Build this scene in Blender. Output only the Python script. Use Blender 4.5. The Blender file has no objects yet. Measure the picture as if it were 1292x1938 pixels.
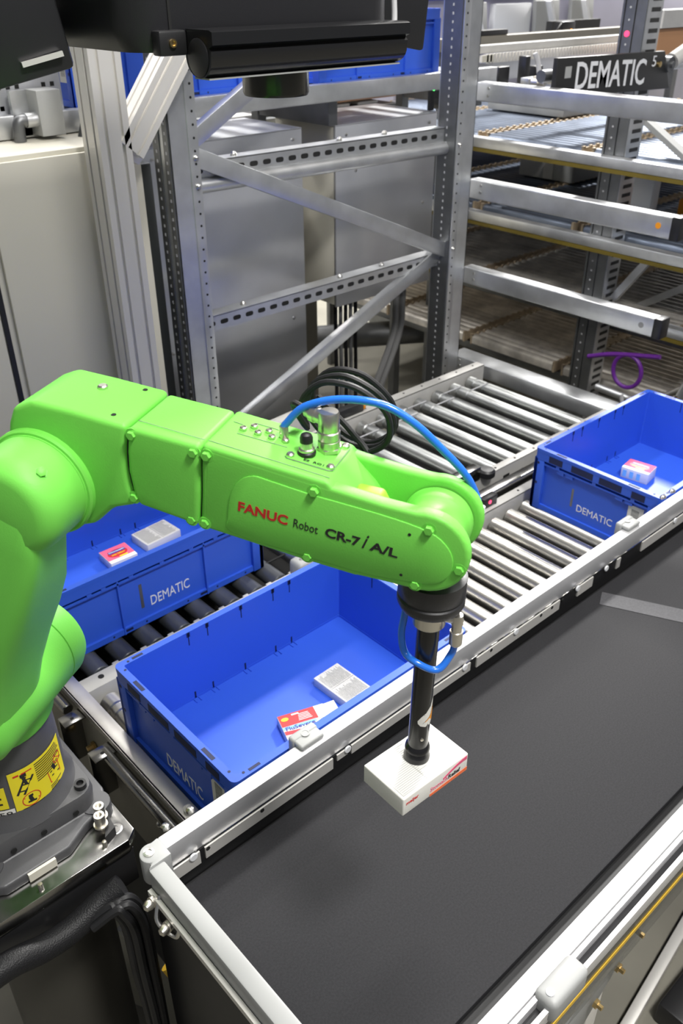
import bpy, bmesh, math, random
from mathutils import Vector, Matrix, Euler
random.seed(7)
S = bpy.context.scene
COL = S.collection
PI = math.pi
# ------------------------------------------------------------------ camera
cam_d = bpy.data.cameras.new('camera'); cam = bpy.data.objects.new('camera', cam_d); COL.objects.link(cam)
RX = Vector((0.739733, -0.672894, -0.002833)); RY = Vector((-0.357903, -0.389881, -0.848468)); RZ = Vector((0.569825, 0.628654, -0.529239))
M = Matrix((RX, -RY, -RZ)).transposed().to_4x4(); M.translation = Vector((-0.529, -0.854, 2.087))
cam.matrix_world = M
cam_d.sensor_fit = 'VERTICAL'; cam_d.sensor_height = 22.3; cam_d.sensor_width = 14.87
cam_d.lens = 1634.39 / 1938 * 22.3
cam_d.clip_start = 0.02; cam_d.clip_end = 60
cam_d.dof.use_dof = True; cam_d.dof.focus_distance = 1.22; cam_d.dof.aperture_fstop = 5.6
S.camera = cam
# ------------------------------------------------------------------ world, lamps, exposure
w = bpy.data.worlds.new('world'); S.world = w; w.use_nodes = True
w.node_tree.nodes['Background'].inputs[0].default_value = (0.80, 0.83, 0.88, 1); w.node_tree.nodes['Background'].inputs[1].default_value = 0.20
def lamp(x, y, sx, sy, e, z=4.4, col=(1.0, 0.98, 0.95)):
    l = bpy.data.lights.new('ceiling_lamp', 'AREA'); l.shape = 'RECTANGLE'; l.size = sx; l.size_y = sy; l.energy = e; l.color = col
    o = bpy.data.objects.new('ceiling_lamp', l); COL.objects.link(o); o.location = (x, y, z); return o
lamp(0.15, -1.75, 0.55, 0.45, 132)
lamp(2.6, -1.6, 1.2, 0.3, 25)
lamp(-1.2, -1.9, 1.2, 0.3, 22)
lamp(1.3, 2.2, 1.2, 0.3, 55)
lamp(7.6, 3.6, 1.5, 0.9, 1900, z=6.5)
lamp(0.75, 0.05, 1.0, 0.3, 52)  # unseen fill lamp added to brighten the cabinet front and steel faces
lamp(3.2, 5.4, 1.2, 0.4, 130)
lamp(0.4, 4.4, 1.2, 0.4, 90)
S.view_settings.view_transform = 'Standard'; S.view_settings.look = 'None'; S.view_settings.gamma = 1.0; S.view_settings.use_curve_mapping = False
S.view_settings.exposure = 0.19

# ------------------------------------------------------------------ materials
def srgb(r, g, b):
    f = lambda c: (c/255/12.92 if c/255 <= .04045 else ((c/255+.055)/1.055)**2.4)
    return (f(r), f(g), f(b))
def mat(name, col, rough=.5, metal=0.0, var=0.0, scale=8.0, bump=0.0, bscale=200.0, rvar=0.0, stretch=(1, 1, 1), emit=None, spec=None, coat=0):
    m = bpy.data.materials.new(name); m.use_nodes = True; nt = m.node_tree; b = nt.nodes['Principled BSDF']
    b.inputs['Base Color'].default_value = (*col, 1); b.inputs['Roughness'].default_value = rough; b.inputs['Metallic'].default_value = metal
    if spec is not None: b.inputs['Specular IOR Level'].default_value = spec
    if coat: b.inputs['Coat Weight'].default_value = coat; b.inputs['Coat Roughness'].default_value = .15
    if emit: b.inputs['Emission Color'].default_value = (*emit[0], 1); b.inputs['Emission Strength'].default_value = emit[1]
    if var or bump or rvar:
        tc = nt.nodes.new('ShaderNodeTexCoord'); mp = nt.nodes.new('ShaderNodeMapping'); mp.inputs['Scale'].default_value = stretch
        nt.links.new(tc.outputs['Object'], mp.inputs['Vector'])
        if var or rvar:
            n = nt.nodes.new('ShaderNodeTexNoise'); n.inputs['Scale'].default_value = scale; n.inputs['Detail'].default_value = 5
            nt.links.new(mp.outputs[0], n.inputs['Vector'])
        if var:
            r = nt.nodes.new('ShaderNodeValToRGB')
            r.color_ramp.elements[0].position = .3; r.color_ramp.elements[1].position = .7
            r.color_ramp.elements[0].color = (*[c*(1-var) for c in col], 1); r.color_ramp.elements[1].color = (*[min(1, c*(1+var)) for c in col], 1)
            nt.links.new(n.outputs['Fac'], r.inputs[0]); nt.links.new(r.outputs[0], b.inputs['Base Color'])
        if rvar:
            q = nt.nodes.new('ShaderNodeMapRange'); q.inputs['To Min'].default_value = max(.02, rough-rvar); q.inputs['To Max'].default_value = min(1, rough+rvar)
            nt.links.new(n.outputs['Fac'], q.inputs['Value']); nt.links.new(q.outputs[0], b.inputs['Roughness'])
        if bump:
            n2 = nt.nodes.new('ShaderNodeTexNoise'); n2.inputs['Scale'].default_value = bscale; n2.inputs['Detail'].default_value = 2
            nt.links.new(mp.outputs[0], n2.inputs['Vector'])
            bp = nt.nodes.new('ShaderNodeBump'); bp.inputs['Strength'].default_value = bump; bp.inputs['Distance'].default_value = .001
            nt.links.new(n2.outputs['Fac'], bp.inputs['Height']); nt.links.new(bp.outputs[0], b.inputs['Normal'])
    return m
GREEN = mat('robot green skin', (0.175, 0.63, 0.08), .5, bump=.12, bscale=500, spec=.35)
GREEN2 = mat('yellow green rubber', (0.30, 0.70, 0.04), .5)
GREY = mat('robot base grey', (0.075, 0.075, 0.079), .42, bump=.25, bscale=900, spec=.5)
BLACK = mat('black plastic', (0.012, 0.012, 0.013), .42)
BLACKM = mat('matte black metal', (0.016, 0.016, 0.018), .38, bump=.1, bscale=600)
BLACKG = mat('gloss black tube', (0.010, 0.010, 0.011), .22)
DARK = mat('dark gap', (0.006, 0.006, 0.006), .8)  # near-black: shade inside holes is painted on as patches
CHROME = mat('nickel plated', (0.68, 0.65, 0.59), .33, 1.0)
ZINC = mat('zinc bolt', (0.62, 0.61, 0.58), .28, 1.0)
GALV = mat('galvanised steel', (0.62, 0.63, 0.64), .36, .86, var=.10, scale=14, rvar=.07)
GALVS = mat('galvanised sheet', (0.68, 0.69, 0.72), .36, .78, var=.12, scale=3.0, rvar=.10, bump=.05, bscale=90)
GALVD = mat('dull galvanised', (0.20, 0.205, 0.21), .45, 0.9, var=.15, scale=12)
STEEL = mat('brushed steel', (0.30, 0.295, 0.285), .2, 1.0, var=.08, scale=30, rvar=.1)
STEELB = mat('bright flat steel', (0.62, 0.60, 0.57), .34, .8, var=.06, scale=20, rvar=.06)
ROLL = mat('zinc roller', (0.50, 0.51, 0.50), .40, 1.0, var=.10, scale=10, rvar=.08)
ROLLS = mat('polished roller', (0.60, 0.585, 0.55), .36, 1.0, var=.06, scale=10, rvar=.05)
ROLLD = mat('rubber drive roller', (0.075, 0.08, 0.09), .30, 0.25, var=.5, scale=18, stretch=(1, .3, 1))
ALU = mat('anodised aluminium', (0.76, 0.74, 0.70), .42, .45, bump=.03, bscale=150)
ALUG = mat('profile groove shade metal', (0.16, 0.155, 0.145), .5, .6)
WHITE = mat('white profile', (0.74, 0.74, 0.75), .40, .65)
FITG = mat('light grey fitting', (0.34, 0.345, 0.34), .48)
WHITEP = mat('white painted flange', (0.50, 0.49, 0.465), .45, var=.05, scale=20)
BELT = mat('black belt fabric', (0.022, 0.022, 0.0245), .7, var=.16, scale=300, bump=.3, bscale=900, spec=.2)
BELTS = mat('belt seam', (0.060, 0.060, 0.066), .7, var=.15, scale=200)
BLUE = mat('blue tote plastic', (0.030, 0.105, 0.60), .42, bump=.04, bscale=300, spec=.4)
BLUED = mat('tote recess shade', (0.004, 0.010, 0.06), .6)  # darker tote blue, painted as the shade inside holes and recesses
BLUEH = mat('blue air hose', (0.02, 0.17, 0.72), .22, coat=.3)
PRINTW = mat('white print', (0.75, 0.76, 0.78), .5)
PAPER = mat('white carton', (0.74, 0.73, 0.68), .5)
GREYB = mat('printed back panel', (0.66, 0.65, 0.60), .7, var=.14, scale=120, stretch=(1, 3, 1))
INK = mat('grey ink', (0.22, 0.22, 0.21), .6)
INKL = mat('pale grey ink', (0.38, 0.38, 0.37), .6)
INKB = mat('black ink', (0.015, 0.015, 0.015), .5)
RED = mat('red print', (0.55, 0.02, 0.02), .45)
REDD = mat('dark red print', (0.42, 0.02, 0.03), .45)
PINK = mat('pink print', (0.72, 0.12, 0.22), .75, spec=.2)
NAVY = mat('navy print', (0.02, 0.03, 0.25), .45)
SKY = mat('light blue print', (0.22, 0.55, 0.80), .45)
ORANGE = mat('orange print', (0.80, 0.14, 0.03), .45)
YELL = mat('yellow sticker', (0.78, 0.66, 0.02), .4)
YELR = mat('yellow rail strip', (0.13, 0.095, 0.008), .5)
YELT = mat('yellow tape', (0.72, 0.45, 0.03), .5)
BEIGE = mat('beige cabinet paint', (0.62, 0.595, 0.505), .5, var=.03, scale=2)
BEIGED = mat('olive grey cabinet paint', (0.20, 0.185, 0.15), .5)
DARKST = mat('dark steel column', (0.022, 0.025, 0.025), .5)
PED = mat('brown black pedestal', (0.045, 0.042, 0.034), .45)
CABLE = mat('black cable sheath', (0.012, 0.012, 0.013), .5, spec=.3)
CABLEG = mat('grey cable sheath', (0.16, 0.16, 0.16), .45)
GREYC = mat('light grey cable', (0.45, 0.45, 0.46), .45)
CARD = mat('brown card', (0.42, 0.24, 0.14), .7)
PURP = mat('purple cable', (0.13, 0.02, 0.26), .4)
CONC = mat('concrete floor paint', (0.20, 0.19, 0.155), .6, var=.18, scale=3)
CEIL = mat('ceiling paint', (0.5, 0.5, 0.5), .9)
WALL = mat('hall wall paint', (0.42, 0.42, 0.45), .8)
BRASS = mat('brass bolt', (0.75, 0.55, 0.25), .3, 1.0)
RUST = mat('tan rail', (0.46, 0.37, 0.26), .5, .3, var=.2, scale=20)
BEDB = mat('steel roller bed', (0.17, 0.20, 0.26), .34, .7, var=.25, scale=7)
BEDD = mat('dark roller bed', (0.68, 0.64, 0.58), .45, .55, var=.35, scale=9)
LILAC = mat('lilac grey panel', (0.42, 0.41, 0.50), .6, var=.1, scale=2)
LEDO = mat('amber lamp', (0.8, 0.25, 0.0), .4, emit=((1, .3, .0), 4))
LEDG = mat('green lamp', (0.1, 0.8, 0.1), .4, emit=((.1, 1, .2), 3))
LEDR = mat('red lamp', (0.8, 0.02, 0.05), .4, emit=((1, .05, .15), 2))
BROWN = mat('dark brown floor patch', (0.10, 0.055, 0.035), .7, var=.2, scale=8)
ORNG = mat('orange machine paint', (0.75, 0.28, 0.01), .5)
WOOD = mat('tan board', (0.52, 0.27, 0.13), .7)
BRAID = mat('braided sleeve', (0.012, 0.012, 0.013), .5, spec=.3)
nt = BRAID.node_tree; wv = nt.nodes.new('ShaderNodeTexVoronoi'); wv.inputs['Scale'].default_value = 420
tcb = nt.nodes.new('ShaderNodeTexCoord'); nt.links.new(tcb.outputs['Object'], wv.inputs['Vector'])
bb = nt.nodes.new('ShaderNodeBump'); bb.inputs['Strength'].default_value = .5; bb.inputs['Distance'].default_value = .001
nt.links.new(wv.outputs['Distance'], bb.inputs['Height']); nt.links.new(bb.outputs[0], nt.nodes['Principled BSDF'].inputs['Normal'])
# clear guard panel
GLASS = bpy.data.materials.new('clear guard sheet'); GLASS.use_nodes = True; nt = GLASS.node_tree
tr = nt.nodes.new('ShaderNodeBsdfTransparent'); tr.inputs[0].default_value = (.80, .81, .82, 1)
gl = nt.nodes.new('ShaderNodeBsdfGlossy'); gl.inputs['Roughness'].default_value = .12
fr = nt.nodes.new('ShaderNodeFresnel'); mx = nt.nodes.new('ShaderNodeMixShader')
nt.links.new(fr.outputs[0], mx.inputs[0]); nt.links.new(tr.outputs[0], mx.inputs[1]); nt.links.new(gl.outputs[0], mx.inputs[2])
nt.links.new(mx.outputs[0], nt.nodes['Material Output'].inputs[0])

# ------------------------------------------------------------------ mesh helpers
def wloc(o):
    v = Vector((0, 0, 0))
    while o is not None: v += o.location; o = o.parent
    return v
class MB:
    def __init__(s): s.bm = bmesh.new()
    def _mark(s, before, mi):
        for f in s.bm.faces:
            if f not in before: f.material_index = mi
    def _absorb(s, b2, mi, mtx=None):
        if mtx is not None: bmesh.ops.transform(b2, matrix=mtx, verts=b2.verts)
        m = bpy.data.meshes.new('t'); b2.to_mesh(m); b2.free()
        n0 = len(s.bm.faces); s.bm.from_mesh(m); bpy.data.meshes.remove(m)
        s.bm.faces.ensure_lookup_table()
        for i in range(n0, len(s.bm.faces)): s.bm.faces[i].material_index = mi
        return s
    def box(s, lo, hi, bev=0, mi=0, seg=2, mtx=None):
        b = bmesh.new(); bmesh.ops.create_cube(b, size=1)
        lo = Vector(lo); hi = Vector(hi); d = hi-lo; c = (hi+lo)/2
        for v in b.verts: v.co = Vector((v.co.x*d.x, v.co.y*d.y, v.co.z*d.z))+c
        if bev: bmesh.ops.bevel(b, geom=b.edges[:], offset=bev, segments=seg, affect='EDGES', profile=.5)
        return s._absorb(b, mi, mtx)
    def obox(s, c, ax, ay, az, bev=0, mi=0, seg=2):     # box by centre and three half axis vectors
        b = bmesh.new(); bmesh.ops.create_cube(b, size=1)
        ax, ay, az = Vector(ax), Vector(ay), Vector(az); la, lb, lc = ax.length, ay.length, az.length
        for v in b.verts: v.co = Vector((v.co.x*2*la, v.co.y*2*lb, v.co.z*2*lc))
        if bev: bmesh.ops.bevel(b, geom=b.edges[:], offset=bev, segments=seg, affect='EDGES', profile=.5)
        m = Matrix((ax.normalized(), ay.normalized(), az.normalized())).transposed().to_4x4(); m.translation = Vector(c)
        s._absorb(b, mi, m)
        return s
    def rings(s, rings, mi=0, cap=True, closed=True):
        b = bmesh.new(); vr = [[b.verts.new(p) for p in r] for r in rings]; n = len(rings[0])
        for i in range(len(vr)-1):
            for j in range(n if closed else n-1):
                k = (j+1) % n
                b.faces.new((vr[i][j], vr[i][k], vr[i+1][k], vr[i+1][j]))
        if cap and closed: b.faces.new(vr[0][::-1]); b.faces.new(vr[-1])
        bmesh.ops.recalc_face_normals(b, faces=b.faces[:])
        return s._absorb(b, mi)
    def lathe(s, prof, o, axis, n=24, mi=0):            # prof: (radius, distance along the axis)
        a = Vector(axis).normalized(); t = Vector((0, 0, 1)) if abs(a.z) < .9 else Vector((1, 0, 0))
        u = a.cross(t).normalized(); v = a.cross(u); o = Vector(o)
        return s.rings([[o+a*h+(u*math.cos(2*PI*i/n)+v*math.sin(2*PI*i/n))*max(r, 1e-5) for i in range(n)] for r, h in prof], mi)
    def cyl(s, p0, p1, r, r1=None, n=20, mi=0, bev=0):
        p0 = Vector(p0); p1 = Vector(p1); h = (p1-p0).length; r1 = r if r1 is None else r1
        if bev: return s.lathe([(r-bev, 0), (r, bev), (r1, h-bev), (r1-bev, h)], p0, p1-p0, n, mi)
        return s.lathe([(r, 0), (r1, h)], p0, p1-p0, n, mi)
    def prism(s, pts, vec, mi=0, bev=0, seg=2):
        b = bmesh.new(); vs = [b.verts.new(p) for p in pts]; f = b.faces.new(vs)
        r = bmesh.ops.extrude_face_region(b, geom=[f]); nv = [e for e in r['geom'] if isinstance(e, bmesh.types.BMVert)]
        bmesh.ops.translate(b, vec=Vector(vec), verts=nv)
        bmesh.ops.recalc_face_normals(b, faces=b.faces[:])
        if bev: bmesh.ops.bevel(b, geom=b.edges[:], offset=bev, segments=seg, affect='EDGES', profile=.5)
        return s._absorb(b, mi)
    def frame(s, outer, inner, z0, z1, mi=0):           # closed ring wall between two outlines
        b = bmesh.new(); n = len(outer)
        A = [[b.verts.new((p[0], p[1], z)) for p in L] for L, z in ((outer, z0), (outer, z1), (inner, z1), (inner, z0))]
        for k in range(4):
            P, Q = A[k], A[(k+1) % 4]
            for j in range(n): b.faces.new((P[j], P[(j+1) % n], Q[(j+1) % n], Q[j]))
        bmesh.ops.recalc_face_normals(b, faces=b.faces[:])
        return s._absorb(b, mi)
    def tube(s, pts, r, n=10, mi=0, sub=6, closed=False):
        P = [Vector(p) for p in pts]
        if sub > 1 and len(P) > 2:
            Q = []
            for i in range(len(P)-1):
                p0 = P[i-1] if i else P[0]*2-P[1]; p1 = P[i]; p2 = P[i+1]; p3 = P[i+2] if i+2 < len(P) else P[-1]*2-P[-2]
                for k in range(sub):
                    t = k/sub
                    Q.append(.5*((2*p1)+(p2-p0)*t+(2*p0-5*p1+4*p2-p3)*t*t+(3*p1-p0-3*p2+p3)*t**3))
            Q.append(P[-1]); P = Q
        T = [(P[min(i+1, len(P)-1)]-P[max(i-1, 0)]).normalized() for i in range(len(P))]
        u = T[0].orthogonal().normalized(); R = []
        for p, t in zip(P, T):
            u = (u-t*u.dot(t)).normalized(); v = t.cross(u)
            R.append([p+(u*math.cos(2*PI*i/n)+v*math.sin(2*PI*i/n))*r for i in range(n)])
        return s.rings(R, mi)
    def bar(s, p0, p1, w, h, up=(0, 0, 1), mi=0, bev=0):
        p0 = Vector(p0); p1 = Vector(p1); d = (p1-p0); x = d.normalized(); y = Vector(up).cross(x).normalized(); z = x.cross(y)
        return s.obox((p0+p1)/2, d/2, y*w/2, z*h/2, bev, mi)
    def quad(s, o, x, y, mi=0, th=.0004):               # thin printed patch: corner, two edges, given a real thickness
        o, x, y = Vector(o), Vector(x), Vector(y); n = x.cross(y).normalized()*th
        return s.prism([o, o+x, o+x+y, o+y], n, mi)
    def build(s, name, mats, parent=None, local=False, loc=None, ang=35):
        if not isinstance(mats, (list, tuple)): mats = [mats]
        me = bpy.data.meshes.new(name)
        off = wloc(parent) if (parent and not local) else Vector((0, 0, 0))
        if loc is not None: off = Vector(loc)
        if off.length: bmesh.ops.translate(s.bm, vec=-off, verts=s.bm.verts)
        s.bm.to_mesh(me); s.bm.free()
        for m in mats: me.materials.append(m)
        for p in me.polygons: p.use_smooth = True
        me.set_sharp_from_angle(angle=math.radians(ang))
        o = bpy.data.objects.new(name, me); COL.objects.link(o)
        if parent: o.parent = parent
        if loc is not None: o.location = loc
        return o
def tag(o, label=None, cat=None, group=None, kind=None):
    if label: o['label'] = label
    if cat: o['category'] = cat
    if group: o['group'] = group
    if kind: o['kind'] = kind
    return o
def thing(name, loc, label, cat, group=None):
    o = bpy.data.objects.new(name, None); COL.objects.link(o); o.location = loc; o.empty_display_size = .05
    return tag(o, label, cat, group)
def copy_tree(o, parent=None):
    c = o.copy(); COL.objects.link(c)
    if parent: c.parent = parent
    for ch in list(o.children): copy_tree(ch, c)
    return c
def text_bm(txt, width, height, weight=0, shear=0, extr=.0003, spacing=1.0):
    cu = bpy.data.curves.new('t', 'FONT'); cu.body = txt; cu.extrude = 0; cu.offset = weight; cu.shear = shear; cu.space_character = spacing; cu.resolution_u = 3
    o = bpy.data.objects.new('t', cu); COL.objects.link(o)
    dg = bpy.context.evaluated_depsgraph_get(); me = bpy.data.meshes.new_from_object(o.evaluated_get(dg))
    bpy.data.objects.remove(o); bpy.data.curves.remove(cu)
    b = bmesh.new(); b.from_mesh(me); bpy.data.meshes.remove(me)
    xs = [v.co.x for v in b.verts]; ys = [v.co.y for v in b.verts]
    x0, x1, y0, y1 = min(xs), max(xs), min(ys), max(ys)
    for v in b.verts: v.co = Vector(((v.co.x-x0)/(x1-x0)*width, (v.co.y-y0)/(y1-y0)*height, 0))
    r = bmesh.ops.extrude_face_region(b, geom=b.faces[:]); bmesh.ops.translate(b, vec=(0, 0, extr), verts=[e for e in r['geom'] if isinstance(e, bmesh.types.BMVert)])
    bmesh.ops.recalc_face_normals(b, faces=b.faces[:])
    return b
def text(mb, txt, o, x, y, width, height, mi=0, weight=0.0, shear=0, extr=.0003, spacing=1.0):
    x = Vector(x).normalized(); y = Vector(y).normalized(); z = x.cross(y)
    m = Matrix((x, y, z)).transposed().to_4x4(); m.translation = Vector(o)
    return mb._absorb(text_bm(txt, width, height, weight, shear, extr, spacing), mi, m)
def rrect(x0, y0, x1, y1, r, k=4):
    P = []
    for cx, cy, a in ((x1-r, y1-r, 0), (x0+r, y1-r, 90), (x0+r, y0+r, 180), (x1-r, y0+r, 270)):
        for i in range(k+1):
            t = math.radians(a+90*i/k); P.append((cx+r*math.cos(t), cy+r*math.sin(t)))
    return P

# ------------------------------------------------------------------ hall
tag(MB().box((-5, -5, -.1), (12, 12, 0)).build('floor', CONC), 'grey concrete hall floor', 'floor', kind='structure')
tag(MB().box((-5, -5, 7.0), (12, 12, 7.1)).build('ceiling', CEIL), 'pale hall ceiling', 'ceiling', kind='structure')
tag(MB().box((-5, 12, 0), (12, 12.1, 7.0)).build('wall_back', WALL), 'grey back wall', 'wall', kind='structure')
tag(MB().box((12, -5, 0), (12.1, 12, 7.0)).build('wall_right', WALL), 'grey right wall', 'wall', kind='structure')

# ================================================================== BELT CONVEYOR
bc = thing('belt_conveyor', (1.3, -.3, 0), 'wide black belt conveyor with white edge rails under the held carton', 'conveyor')
B = MB().box((-.168, -.487, .846), (3.2, -.058, .86), bev=.003)
belt = B.build('belt', BELT, bc)
sb = MB(); sb.obox((1.08, -.285, .8604), Vector((.10, -.205, 0)), Vector((.022, .011, 0)), (0, 0, .0005)); sb.build('belt_seam', BELTS, belt)
B = MB()
B.box((-.17, -.50, .70), (3.2, -.046, .844)); B.box((-.17, -.528, .70), (3.2, -.50, .846)); B.box((-.19, -.53, .06), (-.172, -.03, .905), bev=.002)  # black end plate runs low to stand in for the shade beneath
B.build('bed', BLACK, bc)
# rail beside the roller lane
B = MB().box((-.158, -.043, .9), (3.2, -.0165, .95), bev=.0025); B.build('edge_rail', WHITE, bc)
B = MB()
xs = [-.16, -.05, .30, .33, .58, .60, .97, 1.0, 1.07, 1.1, 3.2]
for a, b_, z0 in ((-.155, -.105, .871), (-.095, .18, .873), (.19, .215, .885), (.225, .555, .878), (.575, .86, .873), (.93, .99, .872), (1.09, 1.105, .872), (1.2, 3.2, .872)):
    B.box((a, -.0475, z0), (b_, -.0445, .899))
B.build('side_strip', ALU, bc)
B = MB().box((-.155, -.0445, .70), (3.2, -.043, .9)); B.build('back_plate', BLACK, bc)
for x in (-.118, .214, .535, .70, .925, 1.04, 1.35, 1.7):
    MB().cyl((x, -.047, .899), (x, -.051, .899), .0075, n=16, bev=.001).build('rail_stud', PRINTW, bc)
for x in (-.09, .02, .62, .79, .83, .87):
    MB().cyl((x, -.0465, .894), (x, -.0485, .894), .004, n=10).build('strip_hole', DARK, bc)
# near rail
B = MB(); B.box((-.19, -.558, .914), (3.2, -.532, .95), bev=.0025); B.box((-.19, -.566, .925), (3.2, -.559, .948), bev=.001); B.build('near_rail', WHITE, bc)
B = MB().box((-.19, -.584, .916), (3.2, -.577, .945), bev=.001); B.build('clamp_profile', WHITE, bc)
B = MB().box((-.19, -.5775, .914), (3.2, -.565, .93)); B.build('rail_channel', BLACKM, bc)
# end rail, corner fitting
B = MB().box((-.199, -.53, .906), (-.171, -.056, .95), bev=.004); B.box((-.207, -.53, .900), (-.2, -.06, .912), mi=1); B.build('end_rail', [FITG, ALU], bc)
B = MB()
c0 = Vector((-.180, -.036, 0))
ring = [c0+Vector((.0185*math.cos(t), .0185*math.sin(t), 0)) for t in [math.radians(60+i*12) for i in range(16)]]
ring = ring+[Vector((-.199, -.058, 0)), Vector((-.158, -.058, 0)), Vector((-.158, -.018, 0))]
B.prism([p+Vector((0, 0, .898)) for p in ring], (0, 0, .056), bev=.003); cf = B.build('corner_fitting', FITG, bc)
B = MB().lathe([(.0085, 0), (.0085, .0015), (.005, .002), (.005, .0005), (.001, .0005)], (-.183, -.034, .954), (0, 0, 1), 18); B.build('cap_screw', ZINC, cf)
for p in ((-.205, -.075, .905), (-.205, -.115, .89)):
    B = MB().lathe([(.009, 0), (.009, .007), (.0075, .007), (.0085, .012), (.006, .019), (.001, .0215)], p, (-1, -.25, .05), 6 if 0 else 16); B.build('acorn_nut', CHROME, bc)
B = MB().tube([(-.198, -.08, .915), (-.215, -.095, .885), (-.205, -.125, .87), (-.198, -.13, .885)], .004); B.build('end_bracket', ZINC, bc)
for p in ((-.137, -.008, .945), (-.09, -.007, .945)):
    MB().lathe([(.007, 0), (.007, .006), (.004, .009), (.001, .0095)], p, (0, .4, 1), 14).build('rail_nut', ZINC, bc)
# guide clamps on the rail
for x in (.145, 1.165):
    B = MB().box((x-.028, -.0165, .925), (x+.028, .0012, .962), bev=.005, seg=3); B.box((x-.026, -.036, .9502), (x+.026, -.012, .9605), bev=.004, seg=3); g = B.build('guide_clamp', FITG, bc)
    MB().lathe([(.008, 0), (.008, .001), (.006, .001), (.006, .0003), (.001, .0003)], (x, -.014, .9615), (0, 0, 1), 16).build('clamp_screw', FITG, g)
for x in (1.345, 1.39):
    MB().lathe([(.008, 0), (.008, .006), (.004, .010), (.001, .0105)], (x, -.008, .948), (0, .5, 1), 12).build('rail_nut', ZINC, bc)
B = MB().box((.075, -.592, .918), (.155, -.557, .962), bev=.009, seg=3); g = B.build('near_clamp', FITG, bc)
MB().cyl((.088, -.574, .962), (.088, -.574, .9635), .006, n=16).build('clamp_screw', PRINTW, g)
# clear side guard
B = MB().box((-.19, -.572, .765), (3.2, -.568, .93)); gp = B.build('clear_guard', GLASS, bc); gp['label'] = 'clear plastic side guard'
B = MB().box((-.19, -.5735, .830), (3.2, -.5722, .840)); B.build('yellow_tape', YELT, gp)
# bracket plate below, support leg, feet
B = MB(); P = [(.20, .60), (.27, .60), (.37, .70), (.44, .80), (.42, .84), (.20, .68)]
B.prism([(x, -.555, z) for x, z in P], (0, .006, 0), bev=.001); br = B.build('leg_bracket', FITG, bc)
for p in ((.335, -.561, .72), (.285, -.561, .675), (.375, -.561, .775)):
    MB().lathe([(.009, 0), (.009, .006), (.005, .006), (.005, .014), (.001, .015)], p, (0, -1, 0), 6).build('brass_bolt', BRASS, br)
for y in (-.53, -.08):
    B = MB().box((.30, y-.02, 0), (.34, y+.02, .70), bev=.003); B.build('leg', ALU, bc)
    B = MB().box((2.5, y-.02, 0), (2.54, y+.02, .70), bev=.003); B.build('leg', ALU, bc)
B = MB().box((.30, -.51, .20), (.34, -.10, .24), bev=.003); B.build('cross_bar', ALU, bc)

# loose aluminium floor profile and black case seen under the guard
t = MB().bar((.55, -.520, .02), (1.20, -.445, .02), .026, .036, bev=.003); tag(t.build('floor_profile', ALU, loc=(.9, -.62, 0)), 'bare aluminium profile lying on the floor beside the belt conveyor', 'profile')
t = MB().box((.74, -.62, 0), (1.2, -.535, .07), bev=.006); tag(t.build('cable_duct', BLACK, loc=(1.0, -.58, 0)), 'black floor cable duct seen through the clear guard', 'duct')
t = MB().box((1.25, -.42, 0), (1.7, -.12, .26), bev=.01); tag(t.build('storage_crate', BLUE, loc=(1.5, -.27, 0)), 'blue crate on the floor behind the clear guard', 'crate')

# ================================================================== ROLLER CONVEYORS
def roller(parent, x, y0, y1, z, r, m, grooves=(), name='roller'):
    pr = [(r*.35, 0), (r*.35, .004), (r-.002, .0045), (r, .0065)]
    L = y1-y0
    for g in grooves:
        for d, q in ((-.006, 0), (-.003, .003), (.003, .003), (.006, 0)): pr.append((r-q, L-g+d))
    pr += [(r, L-.0065), (r-.002, L-.0045), (r*.35, L-.004), (r*.35, L)]
    if grooves: pr[4:-4] = sorted(pr[4:-4], key=lambda q: q[1])
    return MB().lathe(pr, (x, y0, z), (0, 1, 0), 28).build(name, m, parent)
ZR = .735
nl = thing('roller_conveyor', (1.0, .22, 0), 'near roller lane of polished steel rollers carrying the open totes', 'conveyor')
i = 0
x = .105
while x < .62:
    roller(nl, x, -.008, .545, ZR-.0245, .0245, ROLLS, (.07, .045)); x += .0725
x = .655
while x < 2.06:
    roller(nl, x, -.008, .432, ZR-.0245, .0245, ROLLS); x += .0725
roller(nl, .035, -.008, .545, ZR-.0245, .0245, ROLLS, (.07, .045))
B = MB(); B.box((-.003, .558, .66), (.63, .604, .748), bev=.002)
B.box((.63, .440, .655), (2.08, .444, .757)); B.box((.63, .440, .752), (2.08, .470, .757), bev=.001)
fl = B.build('side_flange', WHITEP, nl)
for x, y in ((.045, .585), (.30, .585), (.55, .585)): MB().cyl((x, y, .7478), (x, y, .7488), .007, n=14).build('flange_hole', DARK, fl)
for k in range(12): MB().cyl((.72+.11*k, .456, .7568), (.72+.11*k, .456, .7578), .004, n=10).build('flange_hole', DARK, fl)
B = MB(); B.box((-.003, -.012, .64), (2.08, -.010, .78)); B.box((-.003, -.012, .60), (2.08, .60, .604), mi=1); B.build('frame_and_shade_sheet', [GALVD, DARK], nl)  # dark sheet added for the shade seen between the rollers
B = MB(); B.box((.63, .485, .70), (2.1, .52, .772), bev=.004); B.build('guide_beam', STEEL, nl)
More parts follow.
